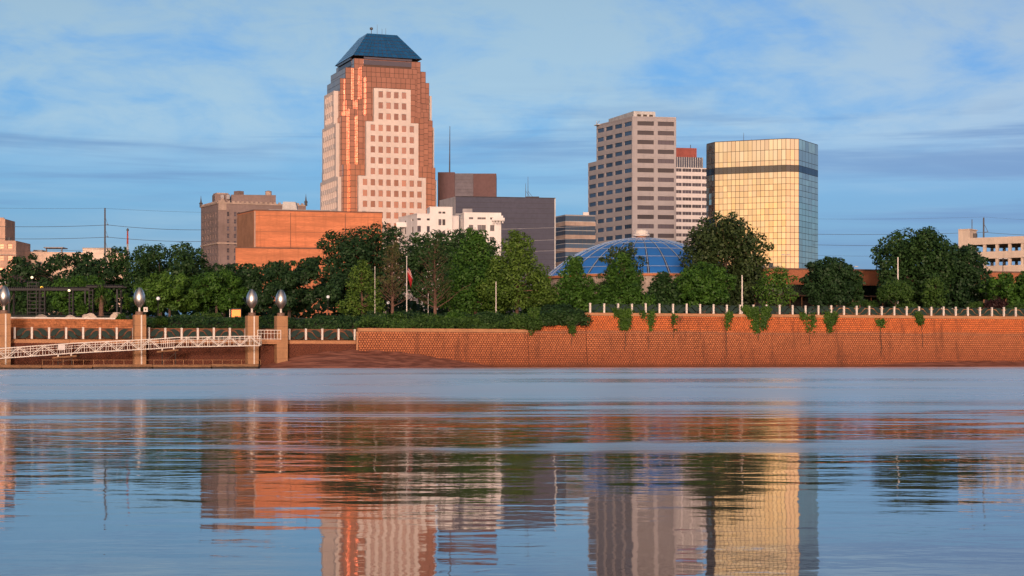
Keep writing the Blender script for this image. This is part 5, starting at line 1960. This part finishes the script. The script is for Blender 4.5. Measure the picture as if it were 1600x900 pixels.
def egg_parts():
    """bud of overlapping steel petals, local origin at the pillar top"""
    prof = []
    for i in range(15):
        f = i / 14
        r = 0.90 * math.sin(math.pi * (0.06 + 0.90 * f)) ** 0.72 * (1.06 - 0.28 * f)
        prof.append((max(r, 0.03), 1.15 + 2.95 * f))
    core = MB().lathe([(r * 0.9, z) for r, z in prof], 20).mesh('bud_core', M_STEEL, True)
    petals = []
    for k in range(4):
        mb = MB()
        n, m_ = 8, 14
        vs, fs = [], []
        for i in range(m_ + 1):
            f = i / m_
            r, z = prof[i]
            half = 0.92 * math.sin(math.pi * min(1, 0.12 + 0.86 * f)) ** 0.6
            for j in range(n + 1):
                a = -half + 2 * half * j / n
                rr = r * (1.0 + 0.05 * (k % 2)) + 0.05 * f * f
                vs.append((rr * math.cos(a), rr * math.sin(a), z + 0.08 * math.cos(a)))
        for i in range(m_):
            for j in range(n):
                q_ = i * (n + 1) + j
                fs.append((q_, q_ + 1, q_ + n + 2, q_ + n + 1))
        petals.append(mb.add(vs, fs).mesh('petal', M_STEEL, True))
    leafm = MB()
    vs, fs = [], []
    for i in range(9):
        f = i / 8
        w_ = 0.26 * math.sin(math.pi * (0.08 + 0.9 * f))
        x = 0.80 + 0.42 * f + 0.22 * f * f
        z = 1.55 + 1.5 * f
        vs += [(x, -w_, z), (x + 0.03, w_, z)]
    for i in range(8):
        fs.append((2 * i, 2 * i + 1, 2 * i + 3, 2 * i + 2))
    leaf = leafm.add(vs, fs).mesh('side_leaf', M_STEEL, True)
    stem = MB().lathe([(0.18, 0.45), (0.15, 0.9), (0.17, 1.25)], 10).mesh('stem', M_POST)
    foot = MB().lathe([(0.62, 0.0), (0.62, 0.42), (0.5, 0.5), (0.0, 0.5)], 16).mesh('foot', plain('bronze_foot', (0.20, 0.12, 0.085), 0.6))
    return core, petals, leaf, stem, foot


EG = egg_parts()
PTOP = 8.15
for i, x in enumerate(PX):
    p = wallpt(x, -0.2)
    L, u, nn = plan_side(wallpt(x - 1, 0), wallpt(x + 1, 0))
    M0 = frame_matrix((p.x, p.y, 0), u, nn)
    t = thing('stone_pillar', 'square sandstone ' + lab[i], 'pillar', (p.x, p.y, -0.5), 'pillars along the pier wall')
    mb = MB().box(-0.87, 0.87, -0.87, 0.87, -0.9, PTOP - 0.02)
    put('shaft', mb.mesh('shaft', M_PILLAR), t, M0)
    if i < 3:
        put('light_strip', MB().box(0.05, 0.25, -0.93, -0.872, 0.6, PTOP - 0.05).mesh('light_strip', M_POST), t, M0)
    for k in range(4):
        put('joint_band', MB().box(-0.885, 0.885, -0.885, 0.885, 1.4 + k * 1.7, 1.44 + k * 1.7).mesh('joint_band', M_BRICKD), t, M0)
    te = thing('steel_bud', labe[i], 'sculpture', (p.x, p.y, PTOP), 'steel buds on the pillars')
    rz = random.uniform(-0.5, 0.5) - math.pi / 2
    M1 = Matrix.Translation((p.x, p.y, PTOP))
    put('foot', EG[4], te, M1)
    put('stem', EG[3], te, M1)
    put('bud_core', EG[0], te, M1)
    for k in range(4):
        put('petal', EG[1][k], te, M1 @ Matrix.Rotation(rz + k * math.pi / 2, 4, 'Z'))
    for s in (0.0, math.pi) if i != 1 else (0.0,):
        put('side_leaf', EG[2], te, M1 @ Matrix.Rotation(s + 0.15, 4, 'Z'))

# small warning box beside the second bud
p = wallpt(PX[1] + 0.62, -0.4)
t = thing('equipment_box', 'small white box on a bracket beside the bud over the gangway', 'box', (p.x, p.y, PTOP))
MB().box(p.x, p.x + 0.62, p.y, p.y + 0.25, PTOP + 0.45, PTOP + 1.15).build('box_body', M_RAIL, t)
MB().box(p.x + 0.2, p.x + 0.42, p.y - 0.02, p.y - 0.002, PTOP + 0.65, PTOP + 0.95).build('cover_plate', M_BRICKD, t)
MB().tube([(p.x + 0.2, p.y + 0.1, PTOP), (p.x + 0.2, p.y + 0.1, PTOP + 0.5)], 0.05, 6).build('bracket', M_POLE, t)

# ------------------------------------------------------------------ gangway and floating dock
GW = [(-70, 565.0), (86, 553.8), (115, 551.6), (249, 544.4), (275, 542.2), (406, 539.8)]


def gwp(px, py):
    d = 258.5 + px * 0.036
    return V(at(px, d), d, zat(py, d))


t = thing('gangway', 'white truss gangway climbing from the floating dock to the pier wall', 'gangway', tuple(gwp(200, 548)))
dpt = V(0.1, 1.5, 0)
for si, (a, b) in enumerate(zip(GW[:-1], GW[1:])):
    A, B = gwp(*a), gwp(*b)
    landing = si in (1, 3)
    H = 1.45
    L = (B - A).length
    n = 2 if landing else max(2, int(round(L / 1.75 / 2)) * 2)
    mbd = MB()
    side = V(0, 1.5, 0)
    u_ = (B - A)
    mbd.obox(A + V(0, 0.05, -0.04), u_, V(0, 1.4, 0), V(0, 0, 0.09))
    mbd.build('deck', M_TIMBER if not landing else M_TERRA, t)
    for off in (V(0, 0, 0), V(0, 1.5, 0)):
        mb = MB()
        for zz, w_ in ((0.0, 0.14), (H, 0.11), (H * 0.5, 0.05), (H * 0.75, 0.045)):
            mb.beam(A + off + V(0, 0, zz), B + off + V(0, 0, zz), w_, mi=0)
        for i in range(n + 1):
            P_ = A.lerp(B, i / n) + off
            mb.beam(P_ + V(0, 0, 0.06), P_ + V(0, 0, H), 0.08)
            if not landing and i < n:
                Q_ = A.lerp(B, (i + 1) / n) + off
                mid_ = P_.lerp(Q_, 0.5)
                if i % 2 == 0:
                    mb.beam(P_ + V(0, 0.0, 0.05), Q_ + V(0, 0.0, H - 0.05), 0.085)
                else:
                    mb.beam(P_ + V(0, 0.0, H - 0.05), Q_ + V(0, 0.0, 0.05), 0.085)
                mb.beam(mid_ + V(0, 0, 0.06), mid_ + V(0, 0, H), 0.045)
        if landing:
            for i in range(1, 8):
                P_ = A.lerp(B, i / 8) + off
                mb.beam(P_ + V(0, 0, 0.06), P_ + V(0, 0, H * 0.75), 0.035)
        mb.build('truss_side', M_RAIL, t)
    if landing:
        mbp = MB().obox(A + V(-0.3, -0.3, -0.62), u_ * 1.3 * V(1, 0, 0).dot(V(1, 0, 0)), V(0, 2.1, 0), V(0, 0, 0.24))
        mbp.build('landing_float', M_TIMBER, t)
        for s in (0.15, 0.85):
            P_ = A.lerp(B, s)
            MB().box(P_.x - 0.1, P_.x + 0.1, P_.y + 0.2, P_.y + 1.3, P_.z - 0.42, P_.z - 0.03).build('bearing', M_RAIL, t)
P_ = gwp(91, 552.8)
tag(MB().box(P_.x, P_.x + 1.05, P_.y - 0.12, P_.y - 0.08, P_.z + 0.55, P_.z + 1.35).build('notice_sign', M_STRIPE), 'blank-looking white notice hung on the gangway landing', 'sign')

# supports: braced steel frames below landings standing on the bed
for i, px in enumerate((99, 262)):
    P_ = gwp(px, 552 if i == 0 else 543.5)
    tt = thing('landing_frame', ['steel frame under the lower gangway landing', 'steel frame under the upper gangway landing'][i], 'support', (P_.x, P_.y, -0.5), 'gangway landing frames')
    for sx in (-1.0, 1.0):
        MB().tube([(P_.x + sx, P_.y + 0.9, -0.8), (P_.x + sx, P_.y + 0.9, P_.z - 0.6)], 0.09, 8).build('leg', M_TIMBERD, tt)
    MB().beam((P_.x - 1, P_.y + 0.9, 0.8), (P_.x + 1, P_.y + 0.9, P_.z - 0.8), 0.07).build('brace', M_TIMBERD, tt)

t = thing('floating_dock', 'weathered timber floating dock along the pier wall', 'dock', (at(200, 256), 256, 0))


def dkp(px):
    d = 249.5 + px * 0.032
    return V(at(px, d), d, 0)


edges = [-80, 65, 144, 238, 330, 404]
for i, (a, b) in enumerate(zip(edges[:-1], edges[1:])):
    A, B = dkp(a), dkp(b)
    dz = (0.0, -0.02, 0.06, 0.02, 0.10)[i]
    MB().obox(A + V(0.03, 0, 0.22 + dz), B - A - V(0.06, 0, 0), V(0, 2.6, 0), V(0, 0, 0.36)).build('deck_section', M_TIMBER, t)
    MB().obox(A + V(0.15, 0.12, -0.4), B - A - V(0.3, 0, 0), V(0, 2.3, 0), V(0, 0, 0.61 + dz)).build('float', M_TIMBERD, t)
    n = int((B - A).length / 1.1)
    mbx = MB()
    for k in range(n):
        P_ = A.lerp(B, (k + 0.5) / n)
        mbx.box(P_.x - 0.09, P_.x + 0.09, P_.y - 0.08, P_.y - 0.005, 0.02, 0.24 + dz)
    mbx.build('fender_blocks', M_TIMBERD, t)
mbx = MB()
A, B = dkp(60), dkp(404)
n = 22
for k in range(n + 1):
    P_ = A.lerp(B, k / n) + V(0, 2.2, 0.55)
    mbx.beam(P_, P_ + V(0, 0, 0.75), 0.05)
for zz in (0.72,):
    mbx.beam(A + V(0, 2.2, 0.55 + zz), B + V(0, 2.2, 0.55 + zz), 0.04)
mbx.build('cable_rail', M_PILLAR, t)

# small balcony between the paired pillars
x0, x1 = PX[2] + 1.0, PX[3] - 0.3
p0 = wallpt(x0, -1.2)
p1 = wallpt(x1 + 0.4, -1.2)
t = thing('small_balcony', 'small cantilevered balcony with white railing between the paired pillars', 'balcony', tuple((p0 + p1) / 2 + V(0, 0, 4.4)))
MB().obox(p0 + V(0, 0, 4.05), p1 - p0, V(0, 2.1, 0), V(0, 0, 0.4)).obox(p0 + V(0.6, 0.4, 3.75), (p1 - p0) * 0.85, V(0, 1.7, 0), V(0, 0, 0.3)).build('slab', M_TERRA, t)
mb = MB()
for zz, w_ in ((0.08, 0.08), (1.45, 0.1), (0.95, 0.06)):
    mb.beam(p0 + V(0, 0, 4.45 + zz), p1 + V(0, 0, 4.45 + zz), w_)
for k in range(8):
    P_ = p0.lerp(p1, k / 7)
    mb.beam(P_ + V(0, 0, 4.45), P_ + V(0, 0, 5.9), 0.09 if k in (0, 7) else 0.06)
mb.beam(p0 + V(0, 0, 5.9), p0 + V(0, 2, 5.9), 0.08).beam(p0 + V(0, 2, 4.45), p0 + V(0, 2, 5.9), 0.08)
mb.build('railing', M_RAIL, t)

# ------------------------------------------------------------------ pergola, lamps, kiosk
d = 296
t = thing('steel_pergola', 'dark steel pergola with lattice posts on the fieldstone terrace', 'pergola', (at(100, d), d, 8.0))
zt = zat(452, d)
for k, (px, w_) in enumerate(((14, 0.5), (50, 1.45), (66, 0.75), (111, 0.6), (133, 0.4), (142, 0.6), (183, 0.45))):
    x = at(px, d)
    mb = MB()
    z0 = ground_at(x, d) - 0.1
    hh = zt if k != 1 else zat(440, d)
    if w_ > 0.55:
        for s in (-1, 1):
            for yy_ in (0, w_):
                mb.beam((x + s * w_ / 2, d + yy_, z0), (x + s * w_ / 2, d + yy_, hh), 0.14)
        z = z0 + 0.5
        while z < hh:
            for yy_ in (0, w_):
                mb.beam((x - w_ / 2, d + yy_, z), (x + w_ / 2, d + yy_, z), 0.1)
            z += 0.62
    else:
        mb.beam((x, d, z0), (x, d, hh), w_ * 0.6)
        MB().beam((x, d + 3, z0), (x, d + 3, hh), w_ * 0.6).build('rear_post', M_DARKST, t)
    mb.build('lattice_post', M_DARKST, t)
for dy in (0, 1.6, 3.2):
    MB().beam((at(10, d), d + dy, zt), (at(140, d), d + dy, zt), 0.22, 0.42).build('beam', M_DARKST, t)
    MB().beam((at(134, d), d + dy, zt + 0.42), (at(191, d), d + dy, zt + 0.42), 0.18, 0.25).build('beam', M_DARKST, t)
mb = MB()
for k in range(58):
    x = at(10 + k * 3.1, d)
    zz = zt + 0.3 if 10 + k * 3.1 < 137 else zt + 0.65
    mb.beam((x, d - 0.5, zz), (x, d + 3.8, zz), 0.09, 0.2)
mb.build('rafters', M_DARKST, t)
for px_, z_ in ((22, 1.0), (22, 0.5)):
    MB().beam((at(16, d), d, 8.0 + z_), (at(183, d), d, 8.0 + z_), 0.05).build('low_rail', M_DARKST, t)
M_GLOBE = glow('lit_globe', (1.0, 0.86, 0.55), 1.1)
M_GLOBEW = glow('dim_globe', (0.85, 0.85, 0.85), 0.15)
M_AMBER = glow('amber_lamp', (1.0, 0.55, 0.06), 2.0)
M_KIOSK = glow('kiosk_panel', (1.0, 0.24, 0.012), 0.75)


def sphere(r, m, name, M, parent=None, sz=1.0):
    prof = [(max(0.001, r * math.sin(math.pi * i / 10)), -r * sz * math.cos(math.pi * i / 10)) for i in range(11)]
    return put(name, MB().lathe(prof, 14).mesh(name, m, True), parent, M)


def lamp(name, label, px, d, py_globe, r, m, base=None, arm=0.0, group=None, pole=0.06):
    x = at(px, d)
    z0 = ground_at(x, d) if base is None else base
    zg = zat(py_globe, d)
    tt = thing(name, label, 'lamp', (x, d, z0), group)
    MB().tube([(x, d, z0 - 0.1), (x, d, z0 + 0.4), (x, d, zg - r * 0.8)], [pole * 1.7, pole, pole * 0.8], 8).build('pole', M_DARKST, tt)
    MB().lathe([(r * 0.5, zg - r), (r * 0.62, zg - r * 0.7), (r * 0.3, zg - r * 0.5)], 10, c=(x, d)).build('collar', M_DARKST, tt)
    sphere(r, m, 'globe', Matrix.Translation((x, d, zg)), tt)


lamp('terrace_lamp', 'lit lamp on top of the pergola lattice tower', 50, 296.7, 433.5, 0.22, M_GLOBE, base=zat(440, 296))
lamp('terrace_lamp', 'amber lamp on the pergola beam', 65, 296.3, 449.5, 0.24, M_AMBER, base=zt + 0.2)
lamp('terrace_lamp', 'warm lamp fixed at the pergola beam over a lattice post', 108, 295.6, 454, 0.22, M_GLOBE, base=zt + 0.0)
lamp('globe_lamp', 'white globe lamp beside the bright spreading tree', 247, 306, 466.5, 0.32, M_GLOBEW, group='globe lamps in the park')
lamp('globe_lamp', 'white globe lamp behind the short pier railing', 512.5, 318, 464, 0.28, M_GLOBEW, group='globe lamps in the park')
lamp('globe_lamp', 'white globe lamp near the slim bare cypress', 606.5, 322, 473, 0.28, M_GLOBEW, group='globe lamps in the park')

d = 322
x0, x1 = at(362, d), at(376, d)
zb = ground_at(x0, d)
t = thing('lit_kiosk', 'glowing orange information kiosk under the trees', 'kiosk', ((x0 + x1) / 2, d, zb))
MB().box(x0 - 0.1, x1 + 0.1, d + 0.06, d + 0.4, zb - 0.1, zat(483, d) + 0.12).build('case', M_DARKST, t)
MB().box(x0, x1, d, d + 0.05, zat(500.5, d), zat(484, d)).build('lit_panel', M_KIOSK, t)
MB().box(x0 + 0.5, x1 - 0.35, d - 0.05, d - 0.01, zat(499, d), zat(494, d)).build('dark_poster', plain('poster_dark', (0.10, 0.05, 0.03), 0.6), t)
MB().tube([(at(359, d), d, zb - 0.1), (at(359, d), d, zat(483, d))], 0.07, 6).build('post', M_RAIL, t)

# ------------------------------------------------------------------ poles, flag, masts, wires
def pole(name, label, px, d, top, r, m, cat='pole', base=None, ball=False, group=None):
    x = at(px, d)
    z0 = ground_at(x, d) if base is None else base
    zt_ = zat(top, d)
    tt = thing(name, label, cat, (x, d, z0), group)
    MB().tube([(x, d, z0 - 0.2), (x, d, zt_)], [r, r * 0.7], 8).build('shaft', m, tt)
    MB().lathe([(r * 2.2, z0 - 0.05), (r * 2.2, z0 + 0.15), (r * 1.1, z0 + 0.25)], 10, c=(x, d)).build('base_flange', m, tt)
    if ball:
        sphere(r * 1.6, m, 'finial', Matrix.Translation((x, d, zt_ + r)), tt)
    return tt


pole('flagpole', 'tall white flagpole carrying the red and white flag', 635.5, 314, 402, 0.09, M_RAIL, 'flagpole', ball=True)
pole('flagpole', 'shorter white flagpole with no flag, among the cypresses', 585.8, 320, 418, 0.07, M_RAIL, 'flagpole', ball=True)
pole('light_post', 'tall plain white post rising before the great magnolia', 1159.5, 333, 430, 0.17, M_RAIL, 'post')
pole('light_post', 'tall plain white post beside the clipped umbrella tree', 1403, 343, 402, 0.16, M_RAIL, 'post')
pole('bollard_post', 'short white post among the brightest cypresses', 775, 318, 440, 0.10, M_RAIL, 'post')
pole('sign_post', 'thin pale post behind the widest bare cypress', 669, 326, 458, 0.07, M_RAIL, 'post')

# flag hanging in still air: folded cloth with stripes and a blue canton
x, d = at(635.5, 314) + 0.1, 314
zt_ = zat(417, d)
H, Wd = 3.4, 1.7
m_flag = [plain('flag_red', (0.48, 0.025, 0.03), 0.8, var=0.1), plain('flag_white', (0.72, 0.66, 0.62), 0.8, var=0.05), plain('flag_blue', (0.03, 0.04, 0.16), 0.8, var=0.1)]
mb = MB()
nu, nv = 14, 26
vs = []
for j in range(nv + 1):
    for i in range(nu + 1):
        s, f = i / nu, j / nv
        drop = f * H * (0.45 + 0.55 * s) + s * 0.5
        xx = x + 0.03 + s * Wd * (0.35 + 0.4 * f) * (0.75 + 0.25 * math.sin(f * 5))
        yy_ = d + 0.20 * math.sin(s * 13 + f * 2.0) * (0.3 + f)
        vs.append((xx, yy_, zt_ - drop))
for j in range(nv):
    for i in range(nu):
        s, f = (i + 0.5) / nu, (j + 0.5) / nv
        st = int(f * 13 * 0.99)
        mi = 2 if (f < 0.30 and s < 0.30) else (0 if st % 2 == 0 or f > 0.45 else 1)
        k = j * (nu + 1) + i
        mb.add([vs[k], vs[k + 1], vs[k + nu + 2], vs[k + nu + 1]], [(0, 1, 2, 3)], mi)
tag(mb.build('national_flag', m_flag), 'red and white striped flag hanging limp from its pole', 'flag')

# utility pole with wires
d = 430
x = at(164, d)
t = thing('utility_pole', 'tall grey utility pole with bracket arms before the cream warehouse', 'utility pole', (x, d, G0))
MB().tube([(x, d, G0 - 0.3), (x, d, zat(325, d))], [0.28, 0.18], 8).build('shaft', M_POLE, t)
for py in (351, 370, 389):
    z = zat(py, d)
    mbx = MB().beam((x, d, z + 0.2), (x + 0.75, d, z), 0.08).beam((x + 0.7, d, z), (x + 0.15, d, z + 1.6), 0.06)
    mbx.lathe([(0.08, z - 0.2), (0.14, z - 0.1), (0.08, z), (0.13, z + 0.12)], 8, c=(x + 0.72, d)).build('bracket_arm', M_POLE, t)


def wire(name, label, pts, r, m, sag=0.6):
    P_ = []
    for a, b in zip(pts[:-1], pts[1:]):
        for k in range(12):
            f = k / 12
            q_ = Vector(a).lerp(Vector(b), f)
            q_.z -= sag * 4 * f * (1 - f)
            P_.append(q_)
    P_.append(Vector(pts[-1]))
    tag(MB().tube(P_, r, 4, cap=False).build(name, m), label, 'wire', 'overhead power lines')


def wp(px, py, d_):
    return (at(px, d_), d_, zat(py, d_))


wire('power_line', 'topmost overhead wire from the utility pole top', [wp(-60, 324, 430), wp(164, 325.5, 430), wp(330, 332, 440)], 0.022, M_WIRE, 0.15)
wire('power_line', 'overhead wire on the upper bracket of the utility pole', [wp(-60, 352, 430), (x + .72, d, zat(351.5, d)), wp(330, 359, 440)], 0.05, M_WIRE, 0.4)
wire('power_line', 'overhead wire on the middle bracket of the utility pole', [wp(-60, 371, 430), (x + .72, d, zat(370.5, d)), wp(330, 377, 440)], 0.05, M_WIRE, 0.4)
wire('power_line', 'overhead wire on the lowest bracket of the utility pole', [wp(-60, 391, 430), (x + .72, d, zat(389.5, d)), wp(330, 396, 440)], 0.035, M_WIRE, 0.3)
d2 = 440
for k, (pa, pb, lb) in enumerate(((355, 352, 'bright wire crossing the slate block, highest of three'), (374, 371, 'bright wire crossing the slate block, middle of three'), (391, 388, 'bright wire crossing the slate block, lowest of three'))):
    wire('power_line', lb, [wp(780, pa + 3, d2), wp(925, pb + 1, d2)], 0.04, M_WIREL, 0.1)
xr = at(1537, 470)
t = thing('utility_pole', 'dark utility pole rising above the parking garage roof', 'utility pole', (xr, 470, G0))
MB().tube([(xr, 470, G0 - 0.3), (xr, 470, zat(340, 470))], [0.28, 0.2], 8).build('shaft', M_POLE, t)
MB().beam((xr, 470, zat(363, 470)), (xr + 1.2, 470, zat(362, 470)), 0.14).beam((xr + 1.1, 470, zat(362, 470)), (xr + 0.1, 470, zat(350, 470)), 0.1).build('bracket_arm', M_POLE, t)
for py, r_, lb in ((343, 0.018, 'faint topmost wire to the garage utility pole'), (367, 0.045, 'wire to the garage utility pole, above the museum oaks'),
                   (383.5, 0.045, 'wire below the mirror tower shoulder toward the garage'), (400, 0.025, 'lowest thin wire over the museum roof')):
    wire('power_line', lb, [wp(1270, py - 1, 470), wp(1537, py - (4 if py < 370 else 1), 470), wp(1680, py + 2, 470)], r_, M_WIRE, 0.25)

# red and white lattice mast
d = 560
x = at(199.5, d)
t = thing('lattice_mast', 'distant red and white lattice mast above the oaks', 'mast', (x, d, G0))
zt_ = zat(361, d)
m_red = plain('mast_red', (0.40, 0.08, 0.06), 0.7)
for k in range(8):
    z0, z1 = G0 + (zt_ - G0) * k / 8, G0 + (zt_ - G0) * (k + 1) / 8
    mb = MB()
    for sx, sy in ((-1, -1), (1, -1), (0, 1)):
        w0, w1 = 0.75 * (1 - k / 9), 0.75 * (1 - (k + 1) / 9)
        mb.beam((x + sx * w0, d + sy * w0, z0), (x + sx * w1, d + sy * w1, z1), 0.2)
    w0, w1 = 0.75 * (1 - k / 9), 0.75 * (1 - (k + 1) / 9)
    mb.beam((x - w0, d - w0, z0), (x + w1, d - w1, z1), 0.14)
    mb.beam((x + w0, d - w0, z0), (x - w1, d - w1, z1), 0.14)
    mb.build('mast_section', m_red if k % 2 else M_GREYW, t)
MB().lathe([(0.35, zt_), (0.4, zt_ + 0.5), (0.1, zt_ + 0.9)], 8, c=(x, d)).build('beacon', M_POLE, t)

# car-park lamps behind the museum and in front of the mirror tower
for i, (px, py, d_, lb) in enumerate(((1228, 398, 430, 'twin-arm car park lamp in front of the mirror tower'), (1333.5, 416.5, 430, 'twin-arm car park lamp above the museum roof'), (1567, 404, 440, 'car park lamp in front of the garage decks'))):
    x = at(px, d_)
    t = thing('car_park_lamp', lb, 'lamp', (x, d_, G0), 'car park lamps')
    z = zat(py, d_)
    MB().tube([(x, d_, G0 - 0.2), (x, d_, z)], [0.14, 0.09], 6).build('shaft', M_POLE, t)
    for s in (-1, 1):
        MB().box(x + s * 0.2 if s > 0 else x - 1.1, x + 1.1 if s > 0 else x - 0.2, d_ - 0.2, d_ + 0.2, z - 0.1, z + 0.1).build('lamp_head', M_GREYW, t)

# stair handrails climbing from the promenade
for i, px in enumerate((1470, 1487)):
    d_ = 342
    x = at(px, d_)
    t = thing('stair_handrail', ['steel stair handrail nearer the small yellowish tree', 'steel stair handrail nearer the squared hedge'][i], 'handrail', (x, d_, 9.0), 'handrails of the promenade stair')
    MB().tube([(x - 0.4, d_, 9.0), (x - 0.2, d_, 10.9), (x + 0.2, d_ + 0.3, 11.2), (x + 1.0, d_ + 1, 10.3), (x + 1.1, d_ + 1, 9.0)], 0.06, 6).build('tube_rail', M_STEEL, t)
    MB().tube([(x + 0.2, d_ + 0.3, 11.2), (x + 0.3, d_ + 0.3, 9.0)], 0.05, 6).build('upright', M_STEEL, t)
